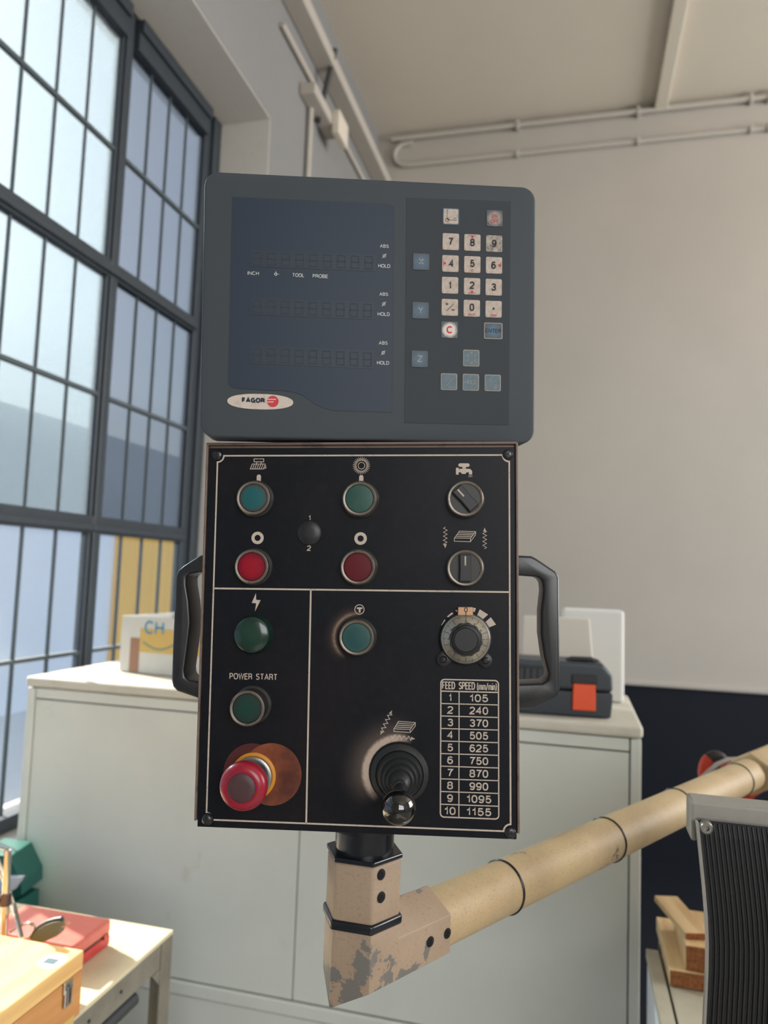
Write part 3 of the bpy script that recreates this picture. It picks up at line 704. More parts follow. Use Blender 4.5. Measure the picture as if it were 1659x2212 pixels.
gs = MB(); gs.add([(TX-.001, TY-.042, ZT-.055), (TX-.001, TY-.070, ZT-.055), (TX-.001, TY-.042, ZT-.085), (TX-.004, TY-.042, ZT-.055), (TX-.004, TY-.070, ZT-.055), (TX-.004, TY-.042, ZT-.085)], [(0,1,2),(3,5,4),(0,3,4,1),(1,4,5,2),(2,5,3,0)])
gs.build('gusset', m_dirtsteel, tb)
MB().box((TX-.012, .1, ZT-.30), (TX-.004, TY-.042, ZT-.20)).build('lower_rail', m_dirtsteel, tb, bevel=.002)
MB().box((-1.36, .14, ZT-.30), (TX-.02, TY-.05, ZT-.297)).build('shelf', m_dirtsteel, tb)
dr = MB(); dr.box((TX-.40, .3, ZT-.26), (TX-.03, TY-.13, ZT-.085)); dr.build('drawer', m_dirtsteel, tb, bevel=.004)
MB().tube([(TX-.022, .3, ZT-.082), (TX-.022, TY-.10, ZT-.082)], .014, 14).build('drawer_lip', m_darksteel, tb, smooth=40)
for yy in (1.13, 1.22, .95):
    MB().lathe([(.0005, 0), (.003, 0), (.003, -.002), (.0005, -.002)], 10, T(TX-.0015, yy, ZT-.03) @ Matrix.Rotation(math.pi/2, 4, 'Z')).build('screw', m_darksteel, tb)

# red case
rz = .048
rc = root('red_case', 'flat faded red plastic case lying on the left work table', 'case', loc=(-.92, 1.26, ZT))
tr_ = onZ(227, 1998, -.672); trb = tr_
X1 = -.838; YA, YBk = 1.190, 1.300; X0 = -1.03
MB().box((X0, YA, ZT+.001), (X1, YBk, ZT+.021)).build('base', m_redcase, rc, bevel=.004, seg=3)
MB().box((X0, YA, ZT+.024), (X1, YBk, ZT+rz)).build('lid', m_redcaselid, rc, bevel=.005, seg=3)
MB().box((X0+.002, YA+.002, ZT+.021), (X1-.002, YBk-.002, ZT+.024)).build('seam', m_knob, rc)
MB().box((X1-.001, YBk-.022, ZT+.018), (X1+.002, YBk-.012, ZT+.028)).build('catch', m_redcase, rc, bevel=.001)

# wooden box with latch
wx, wy = -.752, 1.095; wz = ZT+.099
wbx = root('wooden_box', 'birch plywood box with metal latch and round sticker on the table', 'box', loc=(-.9, .95, ZT))
MB().box((-1.18, .72, wz-.028), (wx, wy, wz)).build('lid', m_ply, wbx, bevel=.002)
MB().box((-1.18, .72, ZT+.001), (wx, wy, wz-.0292)).build('body', m_plyside, wbx, bevel=.002)
s0 = onZ(113, 2077, -.621)
stk = MB(); stk.lathe([(.0001, 0), (.021, 0), (.021, -.0004), (.0001, -.0004)], 40, T(float(s0[0]), float(s0[1]), wz) @ Matrix.Rotation(-math.pi/2, 4, 'X'))
so_ = stk.build('round_sticker', m_prt, wbx)
stp = MB(); stp.box((float(s0[0])-.012, float(s0[1])-.008, wz+.0004), (float(s0[0])+.008, float(s0[1])+.007, wz+.0007)); stp.build('sticker_print', m_bkey, so_)
lc = onX(144, 2140, wx)
lt = MB(); lt.box((wx, lc[1]-.011, lc[2]-.002), (wx+.004, lc[1]+.009, lc[2]+.016)); lt.box((wx+.002, lc[1]-.009, lc[2]-.022), (wx+.005, lc[1]+.006, lc[2]+.004))
lt.build('latch', m_chrome, wbx, bevel=.001)
MB().tube([(wx+.006, lc[1]-.006, lc[2]-.018), (wx+.007, lc[1]-.006, lc[2]+.008), (wx+.007, lc[1]+.003, lc[2]+.008), (wx+.006, lc[1]+.003, lc[2]-.018)], .0012, 8).build('latch_wire', m_zinc, wbx, smooth=40)
lb = onX(152, 2207, wx)
MB().box((wx, lb[1]-.02, lb[2]-.012), (wx+.0004, lb[1]+.008, lb[2]+.006)).build('paper_label', m_kraft, wbx)

# rod stand on the table
yr = 1.15
rs = root('magnetic_stand', 'chrome rod stand with swivel clamp behind the wooden box', 'stand', loc=(float(onZ(8, 2022, -.70)[0]), 1.15, ZT))
pt = onY(17, 1836, yr); pb = onY(9, 2022, yr)
MB().tube([(pb[0]-.001, yr, ZT+.03), tuple(pb), tuple(pt)], .0062, 20).build('rod', m_chrome, rs, smooth=40)
bs = MB(); bs.box((pb[0]-.03, yr-.02, ZT+.001), (pb[0]+.02, yr+.03, ZT+.035)); bs.build('base', m_darksteel, rs, bevel=.003)
p2a = onY(30, 1955, yr+.02); p2b = onY(47, 2028, yr-.02)
MB().tube([tuple(p2a), tuple(p2b)], .0042, 16).build('rod', m_chrome, rs, smooth=40)
p2a = onY(-8, 1850, yr+.03); p2b = onY(30, 1960, yr+.022)
MB().tube([tuple(p2a), tuple(p2b)], .0042, 16).build('rod', m_chrome, rs, smooth=40)
cl = onY(12, 1942, yr)
MB().lathe([(.0065, .010), (.0095, .010), (.0095, -.010), (.0065, -.010)], 24, T(float(cl[0]), yr, float(cl[2])) @ Matrix.Rotation(math.pi/2, 4, 'X')).build('clamp', m_burnt, rs, smooth=40)
MB().tube([(cl[0]-.03, yr-.004, cl[2]-.001), (cl[0]-.006, yr-.006, cl[2]-.001)], .006, 14).build('clamp_arm', m_burnt, rs, smooth=40)
pa = onY(-6, 1828, yr)
MB().tube([tuple(pa), tuple(pt)], .003, 10).build('cross_rod', m_chrome, rs, smooth=40)

# dial-gauge style clamp with olive pad
gp = root('strap_clamp', 'olive curved pad clamp with steel loop resting on the red case', 'clamp', loc=tuple(onZ(100, 2010, -.67)))
yg = 1.155
arc = [(70, 2028), (76, 2014), (88, 2003), (104, 1994), (120, 1989), (134, 1987)]
arc2 = [(134, 2012), (126, 2020), (108, 2028), (92, 2034), (78, 2036)]
poly = [onY(x, y, yg) for x, y in arc+arc2]
g = MB(); n_ = len(poly)
g.add([(p[0], yg-.006, p[2]) for p in poly]+[(p[0], yg+.008, p[2]) for p in poly], [list(range(n_)), list(range(2*n_-1, n_-1, -1))]+[(i, i+n_, (i+1) % n_+n_, (i+1) % n_) for i in range(n_)])
g.build('pad', m_olive, gp, bevel=.001)
g = MB(); g.tube([(lambda p: (p[0], yg, p[2]))(onY(x, y-2, yg)) for x, y in arc], .0045, 10); g.build('pad_strap', m_hoseblk, gp, smooth=40)
g = MB(); g.tube([(lambda p: (p[0], yg, p[2]))(onY(x, y, yg)) for x, y in ((134, 2000), (140, 2000), (146, 1996), (150, 1994))], [.003, .002, .0015, .0025], 10); g.build('screw', m_brass, gp, smooth=40)
g = MB(); g.tube([(lambda p: (p[0], yg+.004, p[2]))(onY(x, y, yg)) for x, y in ((18, 2016), (30, 2008), (45, 2001), (58, 1996), (68, 1997), (73, 2003), (70, 2014), (60, 2026), (50, 2036))], .0017, 10); g.build('wire_loop', m_chrome, gp, smooth=40)
g = MB(); g.tube([(lambda p: (p[0], yg-.004, p[2]))(onY(x, y, yg)) for x, y in ((42, 1999), (54, 1994), (66, 1993), (76, 1999), (77, 2008))], .0015, 10); g.build('wire_loop', m_chrome, gp, smooth=40)

# green machine corner behind the table, by the wall
gx = root('green_bin', 'dark green steel bin standing between table and wall', 'bin', loc=(-1.36, 1.60, 0))
pA = [onY(x, y, 1.60) for x, y in ((-40, 1840), (22, 1850), (47, 1905), (47, 1935), (20, 1945), (-40, 1945))]
g = MB(); g.add([(p[0], 1.60, p[2]) for p in pA]+[(p[0]-.02, 1.70, p[2]) for p in pA], [list(range(6)), list(range(11, 5, -1))]+[(i, i+6, (i+1) % 6+6, (i+1) % 6) for i in range(6)])
g.build('hopper', m_green, gx, bevel=.003)
pB = [onY(x, y, 1.585) for x, y in ((-20, 1896), (45, 1896), (26, 1924), (-20, 1930))]
g = MB(); g.add([(p[0], 1.585, p[2]) for p in pB]+[(p[0], 1.60, p[2]) for p in pB], [(0,1,2,3), (7,6,5,4)]+[(i, i+4, (i+1) % 4+4, (i+1) % 4) for i in range(4)])
g.build('shelf_lip', m_white, gx)
zb_ = float(pA[3][2])
MB().box((-1.43+.0, 1.60, 0), (float(pA[3][0])-.02, 1.69, zb_-.02)).build('stand', m_green, gx, bevel=.003)

# ================================================================ RIGHT MACHINE TABLE with timber
vx0 = .152; zv = CZ-.72
mt = root('machine_bed', 'pale slotted machine bed at lower right behind the rubber apron', 'machine', loc=(.5, 1.2, 0))
YV1 = 1.62
MB().box((vx0+.002, .92, .0), (.40, YV1-.005, zv-.018)).build('side_body', m_white, mt, bevel=.003)
gl_ = onZ(1407, 2000, -.72)[0]
slots_x = [(vx0, .176), (.181, .29), (.295, .405)]
yc = float(onZ(1430, 2032, -.72)[1])
for i, (xa, xb) in enumerate(slots_x):
    if i == 0: MB().box((xa, .91, zv-.018), (xb, YV1, zv)).build('edge_strip', m_slab, mt, bevel=.0015)
    else:
        MB().box((xa, .91, zv-.018), (xb, yc-.003, zv-.001)).build('top_plate', m_slab, mt, bevel=.0015)
        MB().box((xa, yc+.003, zv-.018), (xb, YV1, zv-.001)).build('top_plate', m_slab, mt, bevel=.0015)
MB().box((vx0+.003, .93, zv-.0185), (.395, YV1-.006, zv-.012)).build('slot_floor', m_slot, mt)
# timber offcuts
def timber(name, label, fl_, fr_, tlz, depth, ht, z, rot=0, endm=m_pineend):
    """block with its end face toward the camera: fl_ = front-left bottom point, length along depth"""
    a = Vector(fl_)
    M = T(a.x, a.y, z) @ Matrix.Rotation(rot, 4, 'Z')
    r = root(name, label, 'wood offcut', M=M, local=True, group=None)
    MB().box((0, .001, 0), (fr_, depth, ht)).build('block', m_pine, r, bevel=.0015)
    MB().box((.0008, -.0006, .0008), (fr_-.0008, .0012, ht-.0008)).build('sawn_end', endm, r)
    return r
b1 = onZ(1446.5, 2129.6, -.72); h1 = float(onY(1446.5, 2095, b1[1])[2]-b1[2])
timber('timber_offcut', 'wide flat timber offcut lowest on the machine bed', b1, .125, None, .22, h1, zv)
z2 = -.72+h1
b2 = onZ(1481, 2095, z2+.0005); h2 = float(onY(1480, 2042, b2[1])[2]-b2[2])
timber('timber_offcut', 'thick square timber offcut in the middle of the little stack', b2, .10, None, .16, h2, zv+h1+.0005)
z3 = z2+h2+.001
b3 = onZ(1481, 2029, z3); h3 = float(onY(1481, 2015, b3[1])[2]-b3[2])
timber('timber_offcut', 'thin timber slat lying askew on top of the stack', b3, .047, None, .16, max(h3, .011), CZ+z3, rot=math.radians(14))

# ================================================================ BRACKET AND RUBBER APRON
YR = .85
br = root('splash_guard', 'ribbed black rubber apron hung from a grey cast bracket', 'machine guard', loc=(.3, YR, CZ-.3))
k0 = onY(1488, 1725, YR); k1 = onY(1506, 1772, YR); k2 = onY(1486, 1816, YR)
xL = float(k0[0]); xin = float(k1[0]); zT = float(onY(1500, 1731, YR)[2]); zI = float(k1[2]); zB = float(k2[2])
# L-shaped front face extruded in depth
MB().prism([(xL+.002, zB), (xin+.001, zB), (xin+.001, zI), (.62, zI), (.62, zT), (xL+.002, zT)], YR, YR+.035).build('bracket', m_bracket, br, bevel=.003, seg=2, ang=40)
# rubber sheet: ribbed profile in X, curving downwards
edge = [(1503, 1772), (1506, 1800), (1511, 1850), (1517, 1910), (1522, 1970), (1525, 2030), (1524, 2090), (1521, 2150), (1518, 2215), (1514, 2300), (1512, 2400)]
rows_ = [(float(onY(x, y, YR-.004)[0]), float(onY(x, y, YR-.004)[2])) for x, y in edge]
rub = MB(); nr = 92; pitch = .00455; vv = []; ff = []
prof = []
for i in range(nr):
    x = i*pitch
    prof += [(x, 0), (x+pitch*.22, -.0016), (x+pitch*.60, -.0016), (x+pitch*.82, 0)]
nP = len(prof)
for j, (ex, ez) in enumerate(rows_):
    bow = .006*math.sin(j/len(rows_)*math.pi)
    for dx, dy in prof: vv.append((ex+dx+.0015, YR-.006-bow+dy, ez - .0))
    for dx, dy in prof: vv.append((ex+dx+.0015, YR-.003-bow, ez))
for j in range(len(rows_)-1):
    a0 = j*2*nP; a1 = (j+1)*2*nP
    for i in range(nP-1):
        ff.append((a0+i, a0+i+1, a1+i+1, a1+i)); ff.append((a0+nP+i, a1+nP+i, a1+nP+i+1, a0+nP+i+1))
    ff.append((a0, a1, a1+nP, a0+nP))
rub.add(vv, ff); rub.build('rubber_sheet', m_rubber, br)
eg = MB(); pts = [(ex+.0006, YR-.0035, ez) for ex, ez in rows_]
for (p, q_) in zip(pts[:-1], pts[1:]):
    eg.hexa([(p[0]-.0012, YR-.012, p[2]), (p[0]+.0012, YR-.012, p[2]), (p[0]+.0012, YR-.003, p[2]), (p[0]-.0012, YR-.003, p[2]), (q_[0]-.0012, YR-.012, q_[2]), (q_[0]+.0012, YR-.012, q_[2]), (q_[0]+.0012, YR-.003, q_[2]), (q_[0]-.0012, YR-.003, q_[2])])
eg.build('sheet_edge', m_bracket, br)
for px_ in (1525.6, 1800):
    s_ = onY(px_, 1788+(px_-1525)*.09, YR-.012)
    MB().lathe([(.0002, -.001), (.0022, -.001), (.0028, -.0035), (.0052, -.0035), (.0060, -.0015), (.0068, -.001), (.0068, .003)], 28, T(float(s_[0]), YR-.011, float(s_[2]))).build('rivet', m_zinc, br, smooth=40)
MB().box((.45, YR+.036, 0), (.8, YR+.3, zT+.1)).build('column', m_slab, br, bevel=.01)

# ================================================================ SUPPORT ARM
ZA = CZ-.325
A0 = Vector(onZ(1020, 1947, -.325)); A1 = Vector(onZ(1577, 1692, -.325))
d = (A1-A0); d.z = 0; d.normalize(); nv = Vector((d.y, -d.x, 0))        # nv: towards the camera side
P0 = Vector((-.1715, .643, ZA)); tt = (P0-A0).dot(d); P0 = A0 + d*tt; P0.z = ZA
tp = lambda p, z=None: Vector(p)
arm = root('support_arm', 'chipped cream swivel arm carrying the control box from below', 'support arm', loc=tuple(P0))
R6 = .0335; FL = R6*math.cos(math.pi/6)
hexs = [(-R6, 0), (-R6/2, FL), (R6/2, FL), (R6, 0), (R6/2, -FL), (-R6/2, -FL)]     # (s along d, t along nv)
def postpt(s, t, z): return tuple(P0 + d*s + nv*t + Vector((0, 0, z)))
zpt = .083; zring = .031; send = .086
# elbow: vertical leg, mitred into horizontal leg
e = MB()
v = [postpt(s, t, zring) for s, t in hexs] + [postpt(s, t, s) for s, t in hexs] + [postpt(send, t, s) for s, t in hexs]
f = [[0,1,2,3,4,5], [17,16,15,14,13,12]]
for k in range(2):
    for i in range(6): f.append((k*6+i, k*6+(i+1) % 6, (k+1)*6+(i+1) % 6, (k+1)*6+i))
e.add(v, f); e.build('elbow', m_elbow, arm, bevel=.004, seg=3, smooth=30, ang=20)
e = MB(); v = [postpt(s, t, zring+.004) for s, t in hexs]+[postpt(s, t, zpt) for s, t in hexs]
e.add(v, [[5,4,3,2,1,0], [6,7,8,9,10,11]]+[(i, (i+1) % 6, (i+1) % 6+6, i+6) for i in range(6)]); e.build('upper_sleeve', m_elbow, arm, bevel=.003, seg=3, smooth=30)
def hexring(z0, z1, g):
    e = MB(); v = [postpt(s*g, t*g, z0) for s, t in hexs]+[postpt(s*g, t*g, z1) for s, t in hexs]
    e.add(v, [[5,4,3,2,1,0], [6,7,8,9,10,11]]+[(i, (i+1) % 6, (i+1) % 6+6, i+6) for i in range(6)]); return e
hexring(zring-.002, zring+.006, 1.07).build('rubber_ring', m_blk, arm, bevel=.002, seg=3, smooth=40)
hexring(zpt, zpt+.004, 1.03).build('hex_plate', m_blk, arm, bevel=.001)
zbox = .1155
MB().lathe([(.0255, zpt+.004), (.0255, zbox-.008)], 40, Matrix.Translation(P0) @ Matrix.Rotation(math.pi/2, 4, 'X')).build('swivel_neck', m_blk, arm, smooth=40)
MB().lathe([(.034, zbox-.008), (.034, zbox)], 40, Matrix.Translation(P0) @ Matrix.Rotation(math.pi/2, 4, 'X')).build('swivel_flange', m_blk, arm, smooth=40)
def setscrew(s, z, rust=False):
    c = P0 + d*s + nv*(FL+.0002) + Vector((0, 0, z))
    M = Matrix.Translation(c) @ nv.to_track_quat('-Y', 'Z').to_matrix().to_4x4()
    o = MB().lathe([(.0018, .001), (.0022, -.0004), (.0044, -.0006), (.0046, .0)], 20, M).build('set_screw', m_blk, arm)
    MB().lathe([(.0001, -.0002), (.0022, -.0002)], 6, M, cap=True).build('hex_socket', m_ink, o)
for px_, py_ in ((823, 1889), (823, 1938), (929, 2034), (966, 2016)):
    r_ = Vector(ray(px_, py_)); pl = P0 + nv*FL - Vector((0, 0, CZ)); t_ = pl.dot(nv)/r_.dot(nv); hit = r_*t_ + Vector((0, 0, CZ)) - P0
    setscrew(hit.dot(d), hit.z)
# tube pieces and rings
def ax(px, py):
    p = Vector(onZ(px, py, -.325)); return (p-P0).dot(d)
tr4 = [ax(1101, 1922), ax(1317, 1816), ax(1471, 1747), ax(1598, 1686)]
ends = [send-.01]+tr4+[tr4[-1]+.07]
tend = ends[-1]+.02
for a_, b_ in zip(ends[:-1], ends[1:]):
    MB().tube([P0+d*(a_+.001), P0+d*(b_-.001)], .0262, 40).build('tube', m_tube, arm, smooth=40)
for a_ in tr4: MB().torus(P0+d*a_, d, .0262, .0016).build('rubber_ring', m_blk, arm, smooth=60)
e = MB(); g = 1.12; s0_, s1_ = ends[-1]-.012, ends[-1]+.30
v = [tuple(P0 + d*s0_ + nv*t*g + Vector((0, 0, s*g))) for s, t in hexs]+[tuple(P0 + d*s1_ + nv*t*g + Vector((0, 0, s*g))) for s, t in hexs]
e.add(v, [[5,4,3,2,1,0], [6,7,8,9,10,11]]+[(i, (i+1) % 6, (i+1) % 6+6, i+6) for i in range(6)]); e.build('end_joint', m_tube, arm, bevel=.004, seg=3, smooth=30, ang=20)
pe = P0+d*(s1_-.04)
fp = root('arm_column', 'round cream column that carries the swivel arm', 'column', loc=(pe.x, pe.y, 0))
MB().tube([(pe.x, pe.y, .03), (pe.x, pe.y, ZA-.040)], .035, 24).build('pillar', m_tube, fp, smooth=40)
MB().box((pe.x-.09, pe.y-.09, 0), (pe.x+.09, pe.y+.09, .03)).build('foot_plate', m_tube, fp, bevel=.004)
# grey cable and orange hose behind the arm
cp = [(1492, 1705), (1520, 1678), (1548, 1652), (1572, 1641), (1600, 1640), (1640, 1622), (1700, 1600)]
tag(MB().tube([tuple(Vector(onY(x, y, 1.56+.04*i))) for i, (x, y) in enumerate(cp)], .005, 10).build('grey_cable', m_cable, smooth=60), 'thin grey cable looped behind the cream arm', 'cable')
hs = root('coiled_hose', 'red-orange and black hose loop hanging behind the cream arm', 'hose', loc=tuple(onY(1545, 1665, 1.75)))
ringp = [(1545+26*math.cos(a), 1668-36*math.sin(a)) for a in [math.radians(t) for t in range(-40, 221, 20)]]
for i in range(3):
    seg = ringp[i*4:i*4+5]
    MB().tube([tuple(onY(x, y, 1.75)) for x, y in seg], .011, 12).build('hose_section', m_hose if i != 1 else m_hoseblk, hs, smooth=60)
MB().tube([tuple(onY(x, y, 1.75)) for x, y in ((1530, 1745), (1580, 1740), (1640, 1700), (1750, 1640))], .011, 12).build('hose_section', m_hose, hs, smooth=60)

# ================================================================ CONTROL BOX
bxr = root('control_box', 'black machine control box with buttons, dial, joystick and side handles', 'control panel', M=PM, local=True)
def quadP(pts, off): return [pu(x, y, off) for x, y in pts]
hb = MB(); ho = quadP([(427, 1786), (1119, 1810), (1123, 957), (438, 953)], .0)
cxh = sum(p[0] for p in ho)/4
u0 = (ho[0][0]+ho[3][0])/2; u1 = (ho[1][0]+ho[2][0])/2; w0 = (ho[0][1]+ho[1][1])/2+.002; w1 = (ho[2][1]+ho[3][1])/2
hb.box((u0, .003, w0), (u1, .092, w1)); hb.build('housing', m_house, bxr, bevel=.003, seg=3)
rim = MB()                 # raised front lip on top and both sides
rim.box((u0, -.0005, w1-.0022), (u1, .004, w1)); rim.box((u0, -.0005, w0+.002), (u0+.0020, .004, w1)); rim.box((u1-.0020, -.0005, w0+.002), (u1, .004, w1))
rim.build('front_lip', m_house, bxr, bevel=.0007)
pq = quadP([(433, 1787), (1117, 1813), (1116, 968), (449, 966)], 0)
u0p = u0+.0028; u1p = u1-.0026; w0p = (pq[0][1]+pq[1][1])/2; w1p = (pq[2][1]+pq[3][1])/2
MB().box((u0p, 0, w0p), (u1p, .003, w1p)).build('face_plate', m_plate, bxr, bevel=.0006)
print('box', u0, u1, w0, w1, u0p, u1p, w0p, w1p)
# printed frame with notched corners
UL, UR, WT, WB = -.124, .124, .1514, -.1514
pf = MB(); lwd = .0013; nr_ = .0055
ptsf = []
for cu, cw, a in ((UL, WT, (270, 360)), (UR, WT, (180, 270)), (UR, WB, (90, 180)), (UL, WB, (0, 90))):
    seg = [(cu+nr_*math.cos(math.radians(a[0]+(a[1]-a[0])*i/6)), cw+nr_*math.sin(math.radians(a[0]+(a[1]-a[0])*i/6))) for i in range(7)]
    ptsf += seg
pf.stroke(ptsf, lwd, -.0001, closed=True)
ml_ = pu(463.5, 1271.4); mr_ = pu(1100, 1278.5)
wm = (ml_[1]+mr_[1])/2
pf.stroke([(UL, wm), (UR, wm)], .0014, -.0001)
uv = pu(673, 1276)[0]; uv2 = pu(660, 1780)[0]
pf.stroke([((uv+uv2)/2, wm), ((uv+uv2)/2, WB)], .0014, -.0001)
pf.build('printed_frame', m_print, bxr)
YP = -.0001
def prt(name, fn, m=None):
    mb = MB(); fn(mb); return mb.build(name, m or m_print, bxr)
def px(pts): return [pu(x, y) for x, y in pts]
def c3(x, y): return (420+x/4.366, 940+y/4.366)
def c4(x, y): return (760+x/4.366, 940+y/4.366)
def c6(x, y): return (760+x/4.366, 1400+y/4.366)
def ci(x, y): return (520+x/16.59, 970+y/16.59)
def f_cutter(mb):
    lw_ = .0006
    mb.stroke(px([ci(480, 355), ci(825, 355), ci(825, 458), ci(480, 458)]), lw_, YP, True)
    mb.stroke(px([ci(572, 465), ci(572, 535)]), lw_, YP); mb.stroke(px([ci(735, 465), ci(735, 535)]), lw_, YP)
    mb.stroke(px([ci(415, 538), ci(875, 538), ci(905, 675), ci(800, 715), ci(345, 715)]), lw_, YP, True)
    for k in range(1, 7): mb.stroke(px([ci(415+78*k, 538), ci(345+78*k, 715)]), lw_, YP)
prt('cutter_icon', f_cutter)
def tab(cx_, top, bot, w_):
    def fn(mb):
        a = pu(cx_, top+w_/2); b = pu(cx_, bot); r = w_/2*K
        mb.flat([(a[0]-r, b[1]), (a[0]+r, b[1])]+[(a[0]+r*math.cos(t), a[1]+r*math.sin(t)) for t in [math.pi*i/10 for i in range(11)]], YP)
    return fn
prt('index_mark', tab(559.3, 1025, 1042, 9.3)); prt('index_mark', tab(780.5, 1026, 1043, 9.3))
def f_gear(mb):
    c = pu(780.8, 1006)
    annulus(mb, c[0], c[1], 6.6*K, 7.8*K, YP)
    annulus(mb, c[0], c[1], 11.2*K, 12.2*K, YP)
    N = 28; P = []
    for k in range(N):
        a = 2*math.pi*k/N
        P += [(c[0]+12*K*math.cos(a), c[1]+12*K*math.sin(a)), (c[0]+18.3*K*math.cos(a+.10), c[1]+18.3*K*math.sin(a+.10))]
    mb.stroke(P, .00042, YP, True)
prt('gear_icon', f_gear)
def f_tap(mb):
    q = c4
    mb.flat(px([q(1018, 266), q(1098, 266), q(1110, 275), q(1110, 290), q(1098, 300), q(1018, 300), q(1005, 290), q(1005, 275)]), YP)
    mb.flat(px([q(1040, 298), q(1078, 298), q(1072, 320), q(1046, 320)]), YP)
    mb.flat(px([q(1008, 320), q(1046, 316), q(1072, 316), q(1118, 320), q(1135, 340), q(1135, 370), q(1103, 370), q(1103, 350), q(1085, 350), q(1070, 366), q(1040, 366), q(1024, 350), q(1008, 350)]), YP)
    mb.flat(px([q(982, 308), q(1008, 308), q(1008, 372), q(982, 372)]), YP)
    for k in range(3): mb.stroke(px([q(1108+12*k, 376), q(1103+15*k, 396)]), .0004, YP)
prt('tap_icon', f_tap)
for cx_, cy_ in ((556.5, 1162), (779, 1163.3)):
    prt('ring_mark', lambda mb: annulus(mb, *pu(cx_, cy_), 6.6*K, 13.4*K, YP))
def txt(s, cx_, cy_, w_, h_, m=None, bold=.0, name='lettering', kk=K, rot=0):
    mb = MB(); c = pu(cx_, cy_); add_text(mb, s, c[0], c[1], w_*kk if w_ else None, h_*kk, YP, bold, rot); return mb.build(name, m or m_print, bxr)
txt('1', 669, 1118.5, 5.5, 11, bold=.02); txt('2', 667.5, 1184, 8.5, 11.5, bold=.02)
def f_bolt(mb):
    q = c3; mb.flat(px([q(581, 1490), q(541, 1582), q(582, 1586), q(572, 1662), q(625, 1556), q(583, 1553)]), YP)
prt('bolt_icon', f_bolt)
def f_T(mb):
    c = pu(776.5, 1316.5); annulus(mb, c[0], c[1], 9*K, 10.6*K, YP)
    mb.flat(px([(771, 1312), (783, 1312), (783, 1315.5), (779, 1315.5), (779, 1323), (775, 1323), (775, 1315.5), (771, 1315.5)]), YP)
prt('test_icon', f_T)
def zig(mb, a, b, n, amp, lw_, arrow=(False, True)):
    a = Vector(a); b = Vector(b); dd = (b-a).normalized(); nn = Vector((-dd.y, dd.x))
    s = a + dd*(3.0*K if arrow[0] else .5*K)*1.6; e_ = b - dd*(3.0*K if arrow[1] else .5*K)*1.6
    P = [a]+[s]
    for i in range(n): P.append(s + (e_-s)*((i+.5)/n) + nn*amp*(1 if i % 2 else -1))
    P += [e_, b]
    mb.stroke([tuple(p) for p in P], lw_, YP)
    if arrow[1]: mb.flat([tuple(b+dd*1.5*K), tuple(b-dd*7*K+nn*3.2*K), tuple(b-dd*7*K-nn*3.2*K)], YP)
    if arrow[0]: mb.flat([tuple(a-dd*1.5*K), tuple(a+dd*7*K-nn*3.2*K), tuple(a+dd*7*K+nn*3.2*K)], YP)
def f_sl(mb): zig(mb, pu(*c4(882, 865)), pu(*c4(880, 1060)), 9, 4*K, .0004)
def f_sr(mb): zig(mb, pu(*c4(1253, 1072)), pu(*c4(1253, 878)), 9, 4*K, .0004)
prt('arrow_icon', f_sl); prt('arrow_icon', f_sr)
def slab_icon(q, P):
    def fn(mb):
        A, B, C, D, E, G, H = [q(*p) for p in P]
        mb.stroke(px([A, B, C, D]), .0005, YP, True); mb.stroke(px([D, E, G, C]), .0005, YP); mb.stroke(px([G, H, B]), .0005, YP)
        for k in (1, 2, 3):
            t = k/4; mb.stroke(px([(A[0]+(D[0]-A[0])*t, A[1]+(D[1]-A[1])*t), (B[0]+(C[0]-B[0])*t, B[1]+(C[1]-B[1])*t)]), .00055, YP)
    return fn
prt('table_icon', slab_icon(c4, [(1015, 905), (1168, 910), (1120, 972), (968, 970), (966, 1000), (1118, 1006), (1166, 940)]))
prt('table_icon', slab_icon(c6, [(440, 690), (598, 702), (550, 768), (398, 760), (395, 785), (550, 796), (598, 735)]))
def f_s3(mb): zig(mb, pu(*c6(272, 812)), pu(*c6(376, 592)), 9, 4*K, .0005, (True, True))
def f_s4(mb): zig(mb, pu(*c6(370, 832)), pu(*c6(590, 855)), 9, 4*K, .0005, (False, True))
prt('arrow_icon', f_s3); prt('arrow_icon', f_s4)
txt('POWER  START', 547.5, 1461.5, 103, 13, bold=.012)
# feed speed table
ft = root  # (placeholder name kept short)
def Q(u, v):        # bilinear on the label, u,v in 0..1 from top left, in pixels
    TL, TR, BL, BR = (952.4, 1466.6), (1076.8, 1471), (951.3, 1764.2), (1077.3, 1769.4)
    return ((1-u)*(1-v)*TL[0]+u*(1-v)*TR[0]+(1-u)*v*BL[0]+u*v*BR[0], (1-u)*(1-v)*TL[1]+u*(1-v)*TR[1]+(1-u)*v*BL[1]+u*v*BR[1])
bk_ = MB(); bk_.flat([pu(*Q(-.06, -.025)), pu(*Q(1.06, -.025)), pu(*Q(1.06, 1.025)), pu(*Q(-.06, 1.025))], -.00005, .0001)
lab = bk_.build('speed_label', m_labelblk, bxr)
fm = MB(); a_, b_ = pu(*Q(0, 0)), pu(*Q(1, 1)); c_ = pu(*Q(0, 1)); d_ = pu(*Q(1, 0))
ul, ur, wt, wbm = (a_[0]+c_[0])/2, (b_[0]+d_[0])/2, (a_[1]+d_[1])/2, (b_[1]+c_[1])/2
YT = -.0002
fm.stroke(rrect(ul, wbm, ur, wt, .003), .0010, YT, True)
hd = .0865; rw = (1-hd)/10
for k in range(10):
    zz = wt-(hd+rw*k)*(wt-wbm); fm.stroke([(ul, zz), (ur, zz)], .0008 if k else .0010, YT)
uc = ul+(ur-ul)*.318
fm.stroke([(uc, wt-hd*(wt-wbm)), (uc, wbm)], .0008, YT)
fm.build('table_lines', m_print, lab)
vals = ['105', '240', '370', '505', '625', '750', '870', '990', '1095', '1155']
tx_ = MB()
